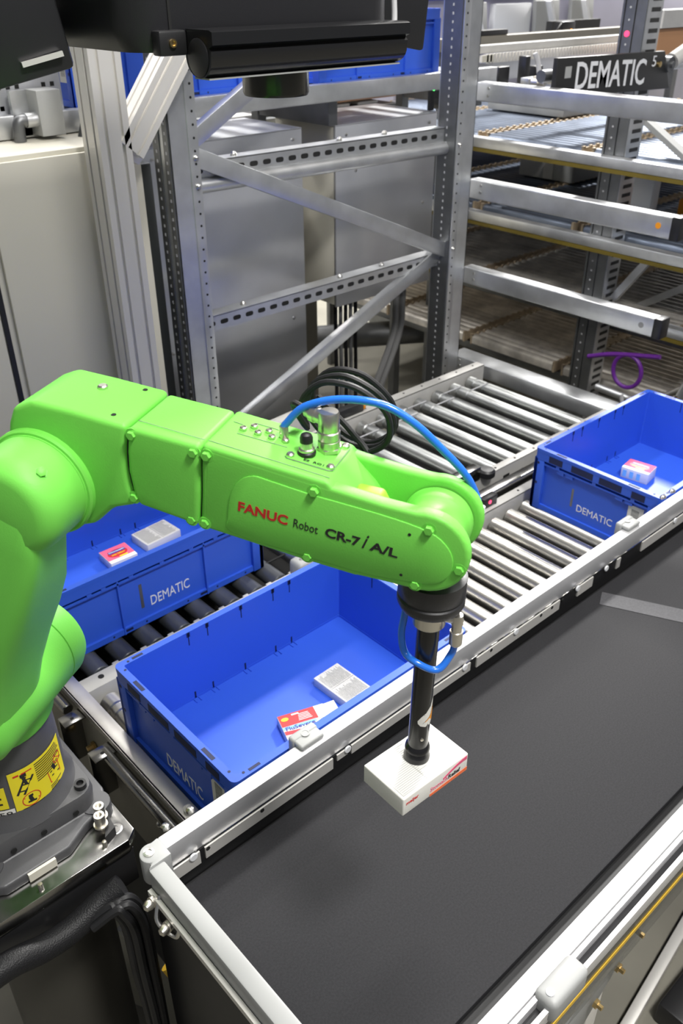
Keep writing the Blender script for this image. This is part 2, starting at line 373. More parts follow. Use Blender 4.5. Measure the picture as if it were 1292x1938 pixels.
# transverse end: bright angle strip, round bar, end plate, brackets
ce = thing('conveyor_end_frame', (-.03, .6, .5), 'bright steel end angle and bar closing both roller lanes beside the robot', 'frame')
B = MB(); B.box((-.038, .0, .752), (-.004, 1.20, .757), bev=.001); B.box((-.038, -.005, .742), (-.034, 1.20, .757)); B.build('end_angle', STEELB, ce)
B = MB(); B.cyl((-.052, .02, .728), (-.052, .40, .728), .013, bev=.002); B.cyl((-.052, .56, .728), (-.052, 1.18, .728), .013, bev=.002); B.build('end_bar', STEEL, ce)
B = MB(); B.box((-.035, -.005, .50), (-.028, 1.20, .742), bev=.001); B.build('end_plate', BEIGED, ce); MB().box((-.034, -.005, .01), (-.029, 1.20, .499)).build('lower_shade_panel', BLACK, ce); MB().box((-.168, -.026, .01), (-.036, -.020, .70)).build('side_shade_panel', BLACK, ce)  # black lower and side panels added in place of shade over the floor
for y in (.405, .535):
    B = MB(); B.box((-.085, y, .60), (-.036, y+.006, .738), bev=.002); B.box((-.085, y-.03, .734), (-.036, y+.006, .739), bev=.002); b_ = B.build('end_bracket', STEEL, ce)
    MB().cyl((-.062, y-.015, .7385), (-.062, y-.015, .7395), .004, n=10).build('bracket_hole', DARK, b_)
for p in ((-.037, .45, .675), (-.037, .455, .64), (-.037, .49, .665)):
    MB().lathe([(.010, 0), (.010, .006), (.006, .006), (.006, .018), (.001, .019)], p, (-1, 0, 0), 6).build('brass_fitting', BRASS, ce)
MB().lathe([(.009, 0), (.009, .008), (.005, .012), (.001, .012)], (-.036, .22, .66), (-1, 0, 0), 8).build('plate_bolt', ZINC, ce)
MB().lathe([(.010, 0), (.010, .006), (.004, .009), (.001, .0095)], (-.012, .06, .757), (0, 0, 1), 14).build('dome_nut', WHITEP, ce)
MB().lathe([(.010, 0), (.010, .010), (.004, .016), (.001, .0165)], (-.02, .135, .757), (0, 0, 1), 14).build('dome_nut', WHITEP, ce)
for x, y in ((.25, .0), (.25, .54), (1.9, .0), (1.9, .46)):
    MB().box((x, y, 0), (x+.05, y+.045, .62), bev=.003).build('leg', GALVD, nl)

fl_ = thing('roller_conveyor', (1.0, .9, 0), 'far roller lane of dull zinc rollers running behind the near lane', 'conveyor')
x = .065
k = 0
while x < .64:
    roller(fl_, x, .622, 1.155, ZR-.025, .025, ROLLD, name='drive_roller'); x += .0755
x = .70
while x < 2.06:
    roller(fl_, x, .607, 1.163, ZR-.025, .025, ROLL, (.045, .095)); x += .0985
B = MB()
for k in range(8): B.tube([(.065+.0755*k, .70, ZR-.004), (.065+.0755*(k+1), .70, ZR-.004)], .003, n=6, sub=1)
B.build('drive_belt', CABLE, fl_)
for k in range(8):
    MB().box((.094+.0755*k, .608, .70), (.111+.0755*k, .632, .728), bev=.002).build('spacer_block', WHITEP, fl_)
B = MB()
for k in range(13):
    x = .70+.0985*k; yy = 1.163-(.045 if k % 2 else .095)
    B.tube([(x, yy, ZR-.001), (x+.0985, yy, ZR-.001)], .0028, n=6, sub=1)
B.build('round_belt', GREYC, fl_)
B = MB(); B.box((-.003, 1.166, .66), (2.075, 1.17, .757)); B.box((-.003, 1.166, .752), (2.075, 1.205, .757), bev=.001); g = B.build('far_flange', WHITEP, fl_)
for k in range(14): MB().cyl((.75+.0985*k, 1.188, .7568), (.75+.0985*k, 1.188, .7578), .0042, n=10).build('flange_hole', DARK, g)
B = MB(); B.box((.64, .580, .655), (2.075, .584, .757)); B.box((.64, .580, .752), (2.075, .606, .757), bev=.001); g = B.build('near_flange', WHITEP, fl_)
for k in range(13): MB().cyl((.75+.0985*k, .592, .7568), (.75+.0985*k, .592, .7578), .004, n=10).build('flange_hole', DARK, g)
for k in range(13):
    xx = .78+.0985*k
    B = MB()
    if k % 3 == 1: B.box((xx, .5785, .70), (xx+.03, .5805, .722))
    else: B.cyl((xx, .5805, .705), (xx, .5785, .705), .009, n=12)
    B.build('side_slot', DARK, g)
B = MB(); B.box((-.003, .607, .60), (2.07, 1.17, .604)); B.build('gap_shade_sheet', DARK, fl_)  # near-black sheet stands in for the shade below the far rollers
for x, y in ((.3, .66), (.3, 1.15), (1.9, .66), (1.9, 1.15)):
    MB().box((x, y, 0), (x+.05, y+.045, .62), bev=.003).build('leg', GALVD, fl_)
# stops and sensors
t = thing('photo_sensor', (1.33, 1.185, .757), 'black sensor with orange ends on the far flange behind the cable coil', 'sensor')
MB().bar((1.30, 1.19, .775), (1.42, 1.19, .775), .03, .034, bev=.004).build('body', BLACK, t)
for x in (1.295, 1.42): MB().box((x, 1.176, .764), (x+.012, 1.204, .786), bev=.003).build('lens_cap', ORNG, t)
t = thing('stop_plate', (1.0, 1.16, .757), 'light grey flat stop plate standing at the far flange', 'plate')
MB().obox((1.07, 1.19, .80), (.13, .01, 0), (-.0015, .02, 0), (0, 0, .042), bev=.002).build('plate', WHITEP, t)
t = thing('reflector_bracket', (1.33, .59, .757), 'steel bracket with black knob clamped on the near flange', 'bracket')
MB().obox((1.27, .592, .78), (.075, 0, 0), (0, .016, 0), (0, 0, .022), bev=.002).build('bracket', STEEL, t)
MB().lathe([(.02, 0), (.026, .006), (.026, .022), (.02, .028), (.001, .029)], (1.375, .575, .757), (0, 0, 1), 20).build('knob', BLACK, t)
t = thing('light_sensor', (1.24, .462, .757), 'black light sensor with red lens beside the robot wrist', 'sensor')
MB().box((1.215, .452, .757), (1.275, .476, .79), bev=.003).build('body', BLACK, t)
MB().cyl((1.24, .452, .775), (1.24, .4505, .775), .006, n=12).build('lens', LEDR, t)
t = thing('end_stop', (.62, .58, .748), 'pale grey rounded end stop between the lanes behind the middle tote', 'stop')
MB().box((.60, .55, .748), (.70, .60, .80), bev=.012, seg=3).build('block', FITG, t)
MB().cyl((.625, .575, .80), (.625, .575, .801), .006, n=12).build('screw', ZINC, t)

# ================================================================== TOTES
def make_tote(L, W, H, name, label, group, side_text=None, end_text=None, sticker=True, mark=None, detail=True):
    r = thing(name, (0, 0, 0), label, 'tote', group)
    B = MB()
    O = lambda d, rad: rrect(d, d, L-d, W-d, rad)
    B.frame(O(0, .012), O(.015, .004), H-.010, H)                      # rim
    B.frame(O(0.0006, .012), O(.004, .010), H-.034, H-.009)            # rim skirt
    B.frame(O(.012, .006), O(.0155, .004), .006, H-.002)               # walls
    B.frame(O(.003, .010), O(.013, .006), H-.048, H-.043)              # ledge
    B.frame(O(.005, .010), O(.016, .006), .0, .016)                    # bottom band
    B.box((.012, .012, .004), (L-.012, W-.012, .010))                  # floor
    for x in (0, 1):
        for y in (0, 1):
            X = (.0012, .034) if not x else (L-.034, L-.0012); Y = (.0012, .034) if not y else (W-.034, W-.0012)
            if x == 0 or 1:
                B.box((X[0] if not x else L-.013, Y[0], .0), (.013 if not x else X[1], Y[1], H-.03), bev=.0008)
                B.box((X[0], Y[0] if not y else W-.013, .0), (X[1], .013 if not y else Y[1], H-.03), bev=.0008)
    for f in (.30, .70):                                               # ribs on the long sides
        B.box((L*f-.002, .003, .0), (L*f+.002, .0125, H-.03)); B.box((L*f-.002, W-.0125, 0), (L*f+.002, W-.003, H-.03))
    for f in (.18, .24, .36, .5, .64, .76, .82):
        B.box((L*f-.006, .002, H-.045), (L*f+.006, .0125, H-.03)); B.box((L*f-.006, W-.0125, H-.045), (L*f+.006, W-.002, H-.03))
    for f in (.2, .5, .8):
        B.box((.002, W*f-.006, H-.045), (.0125, W*f+.006, H-.03)); B.box((L-.0125, W*f-.006, H-.045), (L-.002, W*f+.006, H-.03))
    # rim recesses, slots, small holes: their shade drawn as dark patches
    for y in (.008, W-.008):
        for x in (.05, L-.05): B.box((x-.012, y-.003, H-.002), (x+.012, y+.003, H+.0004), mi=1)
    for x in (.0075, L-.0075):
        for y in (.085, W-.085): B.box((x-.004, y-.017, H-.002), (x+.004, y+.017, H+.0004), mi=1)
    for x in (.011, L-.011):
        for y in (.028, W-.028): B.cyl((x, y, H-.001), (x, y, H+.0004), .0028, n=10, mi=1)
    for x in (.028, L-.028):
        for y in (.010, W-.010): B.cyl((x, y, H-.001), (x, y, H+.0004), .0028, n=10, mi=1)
    for x in (0, L):                                                   # windows in the end skirts, shade drawn as dark patches
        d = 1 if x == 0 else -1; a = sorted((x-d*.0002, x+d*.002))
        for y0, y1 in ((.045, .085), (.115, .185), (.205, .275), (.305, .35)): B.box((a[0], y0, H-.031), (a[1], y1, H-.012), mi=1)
        for y in (.015, W-.015):
            for z in (H-.045, .085): B.cyl((x+d*.004, y, z), (x+d*.0008, y, z), .0045, n=10, mi=1)
    for y in (0, W):
        d = 1 if y == 0 else -1
        for x in (.06, .15, .24, .36, .45, .54): B.cyl((x, y+d*.006, .008), (x, y+d*.0046, .008), .0028, n=8, mi=1)
        for x in (.19, .41): B.box((x-.012, min(y+d*.0046, y+d*.007), .005), (x+.012, max(y+d*.0046, y+d*.007), .012), mi=1)
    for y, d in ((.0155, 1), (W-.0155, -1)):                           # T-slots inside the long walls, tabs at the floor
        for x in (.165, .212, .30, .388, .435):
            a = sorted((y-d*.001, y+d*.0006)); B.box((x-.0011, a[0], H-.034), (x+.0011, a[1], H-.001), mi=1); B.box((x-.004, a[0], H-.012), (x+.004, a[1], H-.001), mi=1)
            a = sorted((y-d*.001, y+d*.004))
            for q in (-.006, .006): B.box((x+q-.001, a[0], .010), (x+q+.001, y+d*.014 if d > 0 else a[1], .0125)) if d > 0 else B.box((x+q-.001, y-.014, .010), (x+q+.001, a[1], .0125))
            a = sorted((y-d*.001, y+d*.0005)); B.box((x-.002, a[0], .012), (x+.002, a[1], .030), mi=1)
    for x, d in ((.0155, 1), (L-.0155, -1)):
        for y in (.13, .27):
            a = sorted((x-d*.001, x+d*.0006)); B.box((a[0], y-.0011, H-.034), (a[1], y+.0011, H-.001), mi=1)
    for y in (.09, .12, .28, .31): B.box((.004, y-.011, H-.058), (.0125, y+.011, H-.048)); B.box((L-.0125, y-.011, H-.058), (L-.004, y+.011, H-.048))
    shell = B.build('shell', [BLUE, BLUED], r, local=True)
    if end_text:
        B = MB(); text(B, end_text, (.0118, *end_text_pos[0]), (0, -1, 0), (0, 0, 1), end_text_pos[1], end_text_pos[2], weight=0.0, extr=.0004)
        B.build('lettering', PRINTW, r, local=True)
    if side_text:
        B = MB(); text(B, side_text, (.262, .0118, .042), (1, 0, 0), (0, 0, 1), .111, .028, weight=0.0, extr=.0004)
        B.build('lettering', PRINTW, r, local=True)
    if mark == 'end': MB().box((.0113, .262, .050), (.0121, .269, .107)).build('dark_mark', GALVD, r, local=True)
    if mark == 'side': MB().box((.235, .0113, .046), (.243, .0121, .116)).build('dark_mark', GALVD, r, local=True)
    if sticker:
        s = MB().box((.0112, .046, .060), (.0122, .092, .136)).build('barcode_label', PAPER, r, local=True)
        B = MB()
        z = .076
        while z < .124:
            h = random.choice((.0009, .0014, .002)); B.box((.0109, .058, z), (.0113, .081, z+h)); z += h+random.choice((.0009, .0016))
        B.build('barcode', INK, s, local=True)
    return r
end_text_pos = ((.252, .028), .122, .033)
T_mid = make_tote(.6, .4, .195, 'storage_tote', 'middle open blue tote in front of the robot, red carton and grey carton inside', 'blue totes on the roller lanes', None, 'DEMATIC')
T_mid.location = (0, .002, ZR)
end_text_pos = ((.246, .043), .116, .022)
T_right = make_tote(.6, .4, .195, 'storage_tote', 'open blue tote at the right edge of the lane with one pink carton inside', 'blue totes on the roller lanes', None, 'DEMATIC', mark='end')
T_right.location = (1.367, .005, ZR)
T_left = make_tote(.6, .4, .195, 'storage_tote', 'open blue tote on the dark drive rollers behind the robot arm', 'blue totes on the roller lanes', 'DEMATIC', None, sticker=False, mark='side')
T_left.location = (-.012, .686, ZR)

# ================================================================== CARTONS
def carton(name, label, c, rz, l, w_, h, z, deco, base=PAPER):
    r = thing(name, (c[0], c[1], z), label, 'carton', 'medicine cartons'); r.rotation_euler = (0, 0, rz)
    MB().box((-l/2, -w_/2, 0), (l/2, w_/2, h), bev=.0012).build('carton_body', base, r, local=True)
    deco(r, l, w_, h)
    return r
def grey_back(r, l, w_, h):
    B = MB().quad((-l/2+.002, -w_/2+.002, h), (l-.004, 0, 0), (0, w_-.004, 0)); p = B.build('printed_panel', GREYB, r, local=True)
    B = MB(); rnd = random.Random(3)
    for k in range(22):
        y = -w_/2+.006+k*(w_-.012)/21
        for a, b in ((-l/2+.005, -.003), (.003, l/2-.005)):
            e = b-rnd.random()*.012; B.quad((a, y, h+.0004), (e-a, 0, 0), (0, .0012, 0), 0, .0002)
    B.quad((-.0006, -w_/2+.003, h+.0004), (.0012, 0, 0), (0, w_-.006, 0), 0, .0002)
    B.build('fine_print', INK, p, local=True)
def pink_deco(r, l, w_, h):
    B = MB(); B.quad((-l/2+.001, -w_/2+.014, h), (l-.002, 0, 0), (0, w_-.015, 0)); B.build('pink_panel', PINK, r, local=True)
    B = MB()
    el = [(l*.36*math.cos(t*PI/12), w_*.26*math.sin(t*PI/12)+.002, h+.0005) for t in range(24)]; B.prism(el, (0, 0, .0003)); B.build('red_oval', RED, r, local=True)
    B = MB(); B.quad((-l*.30, .004, h+.0009), (l*.62, 0, 0), (0, .012, 0), 0, .0003); q = B.build('name_band', NAVY, r, local=True)
    B = MB(); text(B, 'Chloraseptic', (-l*.28, .0065, h+.0013), (1, 0, 0), (0, 1, 0), l*.58, .0075, weight=.02); B.build('lettering', PRINTW, q, local=True)
    B = MB(); text(B, 'SORE THROAT', (-l*.25, -.006, h+.0009), (1, 0, 0), (0, 1, 0), l*.5, .0052, weight=.02); B.build('sub_lettering', YELL, r, local=True)
    B = MB(); B.quad((-l*.05, -w_/2+.015, h+.0009), (l*.3, 0, 0), (0, .005, 0), 0, .0003); B.build('yellow_flash', YELL, r, local=True)
    B = MB()
    for k in range(3): B.quad((-l/2+.006+k*.022, -w_/2, .006), (.012, 0, 0), (0, 0, h-.014))
    B.build('side_print', SKY, r, local=True)
def red_deco(r, l, w_, h):
    B = MB(); B.quad((-l/2+.001, 0, h), (l-.024, 0, 0), (0, w_/2-.001, 0)); B.build('red_panel', RED, r, local=True)
    B = MB(); B.quad((-l/2+.001, -.008, h), (l-.03, 0, 0), (0, .008, 0)); B.build('blue_band', SKY, r, local=True)
    B = MB(); P = [(-l/2+.001, -.012, h), (0, -.017, h), (l/2-.03, -.012, h), (l/2-.04, -.022, h), (-.01, -.026, h), (-l/2+.001, -.022, h)]; B.prism(P[::-1], (0, 0, .0004)); B.build('maroon_swoosh', REDD, r, local=True)
    B = MB(); text(B, 'FluSevere', (-l/2+.006, -.012, h+.0006), (1, 0, 0), (0, 1, 0), l*.62, .0105, weight=.02); B.build('lettering', NAVY, r, local=True)
    B = MB()
    for k in range(5): B.quad((-.012+.001*k, .007+k*.0042, h+.0006), (.030-.002*k, 0, 0), (0, .0015, 0))
    B.quad((-l/2+.03, .026, h+.0006), (.016, 0, 0), (0, .004, 0))
    B.build('small_print', PAPER, r, local=True)
    B = MB(); el = [(-l/2+.013+.008*math.cos(t*PI/8), .020+.005*math.sin(t*PI/8), h+.0006) for t in range(16)]; B.prism(el, (0, 0, .0003)); B.build('yellow_flash', YELL, r, local=True)
ft = ZR+.010
carton('medicine_carton', 'grey-printed carton lying face down in the middle tote', (.418, .19), 1.6, .108, .072, .022, ft, grey_back)
rc = carton('medicine_carton', 'red and white cold-remedy carton with an open flap in the middle tote', (.284, .156), -.34, .104, .070, .022, ft, red_deco)
MB().obox((.064, .012, .021), (.013, .001, .0), (0, .022, 0), (0, 0, .0005)).build('open_flap', PAPER, rc, local=True)
carton('medicine_carton', 'grey-printed carton lying face down in the tote behind the robot arm', (.438, .982), .07, .110, .078, .025, ft, grey_back)
carton('medicine_carton', 'pink lozenge carton beside the grey carton behind the robot arm', (.308, .962), -.02, .078, .070, .025, ft, pink_deco)
carton('medicine_carton', 'pink lozenge carton alone in the tote at the right edge', (1.740, .268), -1.42, .086, .066, .036, ft, pink_deco)

# ================================================================== ROBOT
phi = math.radians(-60.5); E = Vector((math.cos(phi), math.sin(phi), 0)); N = Vector((math.sin(phi), -math.cos(phi), 0)); J1 = Vector((-.28, .223, 0)); UP = Vector((0, 0, 1))
def A(s, n, z): return J1+E*s+N*n+UP*z
PLT = .90
rb = thing('industrial_robot', (-.28, .223, PLT), 'bright green jointed robot arm on a grey base reaching over the belt', 'robot')
def hexbolt(p, d, r=.006, h=.004, m=GREEN, parent=None, name='cover_bolt', n=6):
    return MB().lathe([(r*1.25, 0), (r*1.25, .0012), (r, .0012), (r, h), (r*.8, h+.0006), (.0005, h+.0006)], p, d, n if n != 6 else 6).build(name, m, parent)
# base casting
B = MB()
B.lathe([(.100, .058), (.092, .075), (.0865, .095), (.0855, .165), (.084, .218), (.05, .219)], (J1.x, J1.y, PLT), UP, 48)
base = B.build('base_column', GREY, rb)
B = MB(); sq = rrect(-.098, -.098, .098, .098, .03, 5)
def ringz(P, z, k=1.0): return [Vector((J1.x+x*k, J1.y+y*k, z)) for x, y in P]
B.rings([ringz(sq, .902, 1.08), ringz(sq, .918, 1.08), ringz(sq, .924, 1.0), ringz(sq, .950, 1.02), ringz(sq, .962, .99), ringz(sq, .962, .5)])
for a in range(4):
    t = math.radians(45+90*a); B.cyl((J1.x+.13*math.cos(t), J1.y+.13*math.sin(t), PLT+.0005), (J1.x+.13*math.cos(t), J1.y+.13*math.sin(t), .925), .026, .024, n=20)
bf = B.build('base_flange', GREY, rb)
ft_ = [(-.118, -.118), (-.085, -.140), (.020, -.140), (.060, -.118), (.105, -.105), (.118, -.07), (.118, .11), (.09, .13), (-.09, .13), (-.118, .11)]
B = MB(); B.prism([(J1.x+x, J1.y+y, .9005) for x, y in ft_], (0, 0, .022), bev=.004, seg=3); B.build('base_foot', GREY, rb)
for a in (-45, 45, 135, 225):
    t = math.radians(a); p = Vector((J1.x+.112*math.cos(t), J1.y+.112*math.sin(t), .961))
    MB().lathe([(.010, 0), (.010, .010), (.006, .010), (.006, .004), (.0005, .004)], p, UP, 18).build('socket_screw', BLACK, bf)
for x, y in ((-.05, -.1005), (.055, -.1005), (.0, -.1005)):
    MB().cyl((J1.x+x, J1.y+y, .937), (J1.x+x, J1.y+y-.0015, .937), .005, n=12).build('tapped_hole', DARK, bf)
MB().box((J1.x-.050, J1.y-.1445, .904), (J1.x-.005, J1.y-.1395, .920)).build('blank_plate', BEIGE, bf)
# stickers wrapped on the base column
def wrap(bm, r0, z0, ang0):
    for v in bm.verts:
        t = ang0+v.co.x/r0; r = r0+v.co.z; zz = z0+v.co.y; v.co = Vector((J1.x+r*math.cos(t), J1.y+r*math.sin(t), zz))
def curved(name, m, parent, shapes, r0, z0, ang0, kx=1.0, ky=1.0):
    b = bmesh.new()
    for kind, a in shapes:
        if kind == 'rect':
            x0, y0, x1, y1 = a; nx = max(1, int((x1-x0)/.004))
            for k in range(nx):
                xa, xb = x0+(x1-x0)*k/nx, x0+(x1-x0)*(k+1)/nx
                b.faces.new([b.verts.new(p) for p in ((xa, y0, 0), (xb, y0, 0), (xb, y1, 0), (xa, y1, 0))])
        if kind == 'ring':
            cx, cy, r, th = a; L = [[b.verts.new((cx+q*math.cos(t*PI/10), cy+q*math.sin(t*PI/10), 0)) for t in range(20)] for q in (r, r-th)]
            for j in range(20): b.faces.new((L[0][j], L[0][(j+1) % 20], L[1][(j+1) % 20], L[1][j]))
        if kind == 'line':
            p, q, th = Vector((*a[0], 0)), Vector((*a[1], 0)), a[2]; d = (q-p).normalized(); n_ = Vector((-d.y, d.x, 0))*th/2
            b.faces.new([b.verts.new(v) for v in (p-n_, q-n_, q+n_, p+n_)])
    for v in b.verts: v.co.x *= kx; v.co.y *= ky
    bmesh.ops.remove_doubles(b, verts=b.verts[:], dist=1e-6)
    r = bmesh.ops.extrude_face_region(b, geom=b.faces[:]); bmesh.ops.translate(b, vec=(0, 0, .0003), verts=[e for e in r['geom'] if isinstance(e, bmesh.types.BMVert)])
    wrap(b, r0, z0, ang0)
    mb = MB(); mb.bm.free(); mb.bm = b; bmesh.ops.recalc_face_normals(b, faces=b.faces[:])
    return mb.build(name, m, parent)
R0 = .0872
st = curved('warning_sticker', YELL, rb, [('rect', (0, 0, .086, .094))], R0, .968, math.radians(-107), 1.22, 1.11); st['label'] = 'yellow pictogram warning sticker'
rnd = random.Random(5); sh = []
for k in range(9): sh.append(('rect', (.034, .088-k*.004, .034+.030+rnd.random()*.018, .0895-k*.004)))
for k in range(6): sh.append(('rect', (.008, .020-k*.003, .030+rnd.random()*.012, .0212-k*.003)))
for k in range(7): sh.append(('rect', (.050, .028-k*.0034, .064+rnd.random()*.016, .0292-k*.0034)))
sh += [('line', ((.006, .050), (.020, .078), .003)), ('line', ((.014, .047), (.030, .075), .003)), ('line', ((.008, .056), (.018, .053), .002)), ('line', ((.013, .066), (.023, .063), .002)), ('line', ((.016, .073), (.027, .070), .002)),
       ('line', ((.014, .082), (.022, .082), .006)), ('line', ((.017, .080), (.020, .064), .004)), ('line', ((.018, .040), (.024, .040), .004)), ('line', ((.020, .038), (.022, .028), .005)), ('line', ((.016, .030), (.027, .028), .003)),
       ('line', ((.054, .052), (.070, .050), .002)), ('line', ((.056, .044), (.072, .040), .002)), ('line', ((.060, .062), (.064, .050), .005))]
curved('pictogram_print', INKB, st, sh, R0+.0004, .968, math.radians(-107), 1.22, 1.11)
curved('red_print', RED, st, [('ring', (.0215, .034, .0125, .0012)), ('line', ((.011, .040), (.032, .029), .0012)), ('ring', (.072, .064, .0085, .0011)), ('line', ((.066, .070), (.078, .058), .0011)), ('line', ((.006, .086), (.013, .086), .003)), ('line', ((.016, .086), (.030, .086), .002)),
       ('line', ((.050, .056), (.072, .058), .0011)), ('line', ((.072, .058), (.074, .036), .0011)), ('line', ((.074, .036), (.052, .034), .0011)), ('line', ((.052, .034), (.050, .056), .0011))], R0+.0004, .968, math.radians(-107), 1.22, 1.11)
s2 = curved('rating_sticker', YELL, rb, [('rect', (0, 0, .075, .046))], R0, 1.003, math.radians(-162))
curved('rating_print', INKB, s2, [('rect', (.02, .034-k*.012, .068, .0375-k*.012)) for k in range(3)]+[('line', ((.004, .01), (.012, .03), .003))], R0+.0004, 1.003, math.radians(-162))
s3 = curved('serial_plate', PAPER, rb, [('rect', (0, 0, .082, .024))], R0, .976, math.radians(-162))
b = text_bm('059', .030, .010, weight=.0); wm = MB(); wm.bm.free(); wm.bm = b
for v in b.verts: v.co.x += .048; v.co.y += .010
wrap(b, R0+.0004, .976, math.radians(-162)); wm.build('serial_number', INKB, s3)
# turret
def sup(cs, cn, a, b, z, k=2.6, n=40):
    P = []
    for i in range(n):
        t = 2*PI*i/n; c, s_ = math.cos(t), math.sin(t)
        P.append(A(cs+a*math.copysign(abs(c)**(2/k), c), cn+b*math.copysign(abs(s_)**(2/k), s_), z))
    return P
B = MB(); B.rings([sup(0, 0, .088, .088, 1.120, 2), sup(0, 0, .093, .092, 1.128, 2), sup(0, 0, .094, .096, 1.16, 2.1), sup(.008, -.005, .094, .100, 1.20, 2.2), sup(.015, -.01, .092, .098, 1.24, 2.4), sup(.02, -.015, .080, .085, 1.275, 2.4), sup(.02, -.02, .05, .06, 1.292, 2.2)])
B.build('turret', GREEN, rb)
B = MB(); c2 = A(.048, 0, 1.216)
B.lathe([(.055, -.108), (.070, -.102), (.0755, -.088), (.0755, -.062), (.0745, -.061), (.0745, -.060), (.0755, -.059), (.078, .02), (.078, .10), (.070, .118), (.05, .126), (.001, .127)], c2, N, 48); B.build('shoulder_joint', GREEN, rb)
# upper arm
J2 = (.05, 1.205); J3 = (.228, 1.60)
def arm_ring(t, a, n0, n1, k=3.2, off=0, n=40):
    ds, dz = J3[0]-J2[0], J3[1]-J2[1]; L = math.hypot(ds, dz); ds /= L; dz /= L
    cs, cz = J3[0]+(J2[0]-J3[0])*t, J3[1]+(J2[1]-J3[1])*t; ps, pz = dz, -ds; nc, nh = (n0+n1)/2, (n1-n0)/2; P = []
    for i in range(n):
        q = 2*PI*i/n; c, s_ = math.cos(q), math.sin(q); u = off+a*math.copysign(abs(c)**(2/k), c); v = nc+nh*math.copysign(abs(s_)**(2/k), s_)
        P.append(A(cs+ps*u, v, cz+pz*u))
    return P
B = MB(); K5 = dict(k=5.5)
B.rings([arm_ring(-.04, .020, .064, .118, **K5), arm_ring(.0, .040, .058, .1235, **K5), arm_ring(.10, .050, .050, .1265, **K5), arm_ring(.20, .0535, .036, .129, k=5), arm_ring(.32, .0535, .014, .131, k=4.6), arm_ring(.46, .051, .0, .132, k=4.2), arm_ring(.60, .048, -.006, .132, k=3.8), arm_ring(.76, .050, -.006, .131, k=3.6), arm_ring(.90, .058, -.004, .129, k=3.6), arm_ring(1.02, .062, .01, .126, k=3.6), arm_ring(1.12, .05, .02, .118, k=3), arm_ring(1.18, .02, .03, .108, k=3)])
B.build('upper_arm', GREEN, rb)
B = MB(); B.lathe([(.066, .046), (.066, .052), (.064, .0545), (.0615, .0548), (.0615, .0565), (.0605, .057), (.0605, .094), (.0597, .102), (.0572, .110), (.053, .117), (.0475, .1215), (.041, .1235), (.001, .1240)], A(J3[0], 0, J3[1]), N, 56); eb = B.build('elbow_boss', GREEN, rb)
hexbolt(A(J3[0]+.0400, .096, J3[1]+.0440), (N*.5+E*.68+UP*.73).normalized(), .0055, .0045, GREEN, eb)
# elbow casting and forearm
def SZ(P, n): return [A(s, n, z) for s, z in P]
EL = [(.232, 1.699), (.283, 1.694), (.3455, 1.686), (.339, 1.655), (.337, 1.632), (.339, 1.608), (.3445, 1.589), (.312, 1.578), (.285, 1.552), (.235, 1.535), (.185, 1.555), (.176, 1.60), (.196, 1.668), (.206, 1.688)]
B = MB(); B.prism(SZ(EL, -.052), N*.098, bev=.0065, seg=3); el = B.build('elbow_casting', GREEN, rb)
MB().lathe([(.006, 0), (.006, .003), (.0045, .0045), (.0005, .0045)], A(.281, -.018, 1.6935), UP, 16).build('top_plug', CHROME, el)
for s, n_, z in ((.322, -.038, 1.6885), (.322, .030, 1.6885)): MB().cyl(A(s, n_, z), A(s, n_, z+.0008), .0032, n=12).build('tapped_hole', DARK, el)
MB().prism(SZ([(.33, 1.675), (.44, 1.668), (.44, 1.58), (.33, 1.60)], -.038), N*.078).build('seam_core', DARK, rb)
R1 = [(.3475, 1.6855), (.43, 1.676), (.4265, 1.65), (.424, 1.62), (.4185, 1.576), (.3465, 1.590), (.342, 1.608), (.340, 1.632), (.342, 1.655)]
B = MB(); B.prism(SZ(R1, -.046), N*.0925, bev=.006, seg=4); B.build('forearm_rear', GREEN, rb)
tp = lambda s: 1.678-(s-.43)*.15
F = [(.4315, tp(.4315)), (.50, tp(.50)), (.567, tp(.567)), (.600, 1.622), (.612, 1.600), (.612, 1.562), (.60, 1.5475), (.538, 1.556), (.42, 1.576), (.4255, 1.62), (.428, 1.65)]
B = MB(); B.prism(SZ(F, -.0445), N*.089, bev=.005, seg=4); fb = B.build('forearm_cover', GREEN, rb)
ARC = [(.668+.0475*math.cos(t), 1.5922+.0475*math.sin(t)) for t in [math.radians(100-i*12) for i in range(17)]]
TOPL = [(.549, 1.6555), (.59, 1.6485), (.626, 1.6425)]; BOTL = [(.642, 1.5465), (.60, 1.549), (.538, 1.556)]
PL = [(.4335, 1.6755)]+TOPL+ARC+BOTL+[(.423, 1.5745), (.4275, 1.62), (.4315, 1.65)]
B = MB(); B.prism(SZ(PL, .027), N*.0178, bev=.005, seg=4); fc = B.build('side_cover', GREEN, rb)
FP = [(.54, 1.6585)]+TOPL[1:]+ARC+BOTL
B = MB(); B.prism(SZ(FP, -.0445), N*.0155, bev=.005, seg=4); B.build('far_cover', GREEN, rb)
B = MB(); B.lathe([(.0385, -.031), (.0385, -.0290), (.0340, -.0288), (.0340, -.0262), (.0380, -.0260), (.0384, -.0245), (.0380, -.011), (.0372, -.009), (.0350, -.006), (.0345, .004), (.0348, .014), (.0365, .021), (.041, .028)], A(.668, 0, 1.592), N, 64); B.build('wrist_drum', GREEN, rb)
MB().cyl(A(.668, -.0287, 1.592), A(.668, -.0263, 1.592), .0346, n=48).build('wrist_seam', DARK, rb)
MB().prism(SZ([(.588, 1.640), (.617, 1.638), (.626, 1.620), (.610, 1.603), (.590, 1.61)], .004), N*.018, bev=.004, seg=3).build('rubber_bumper', GREEN2, rb)
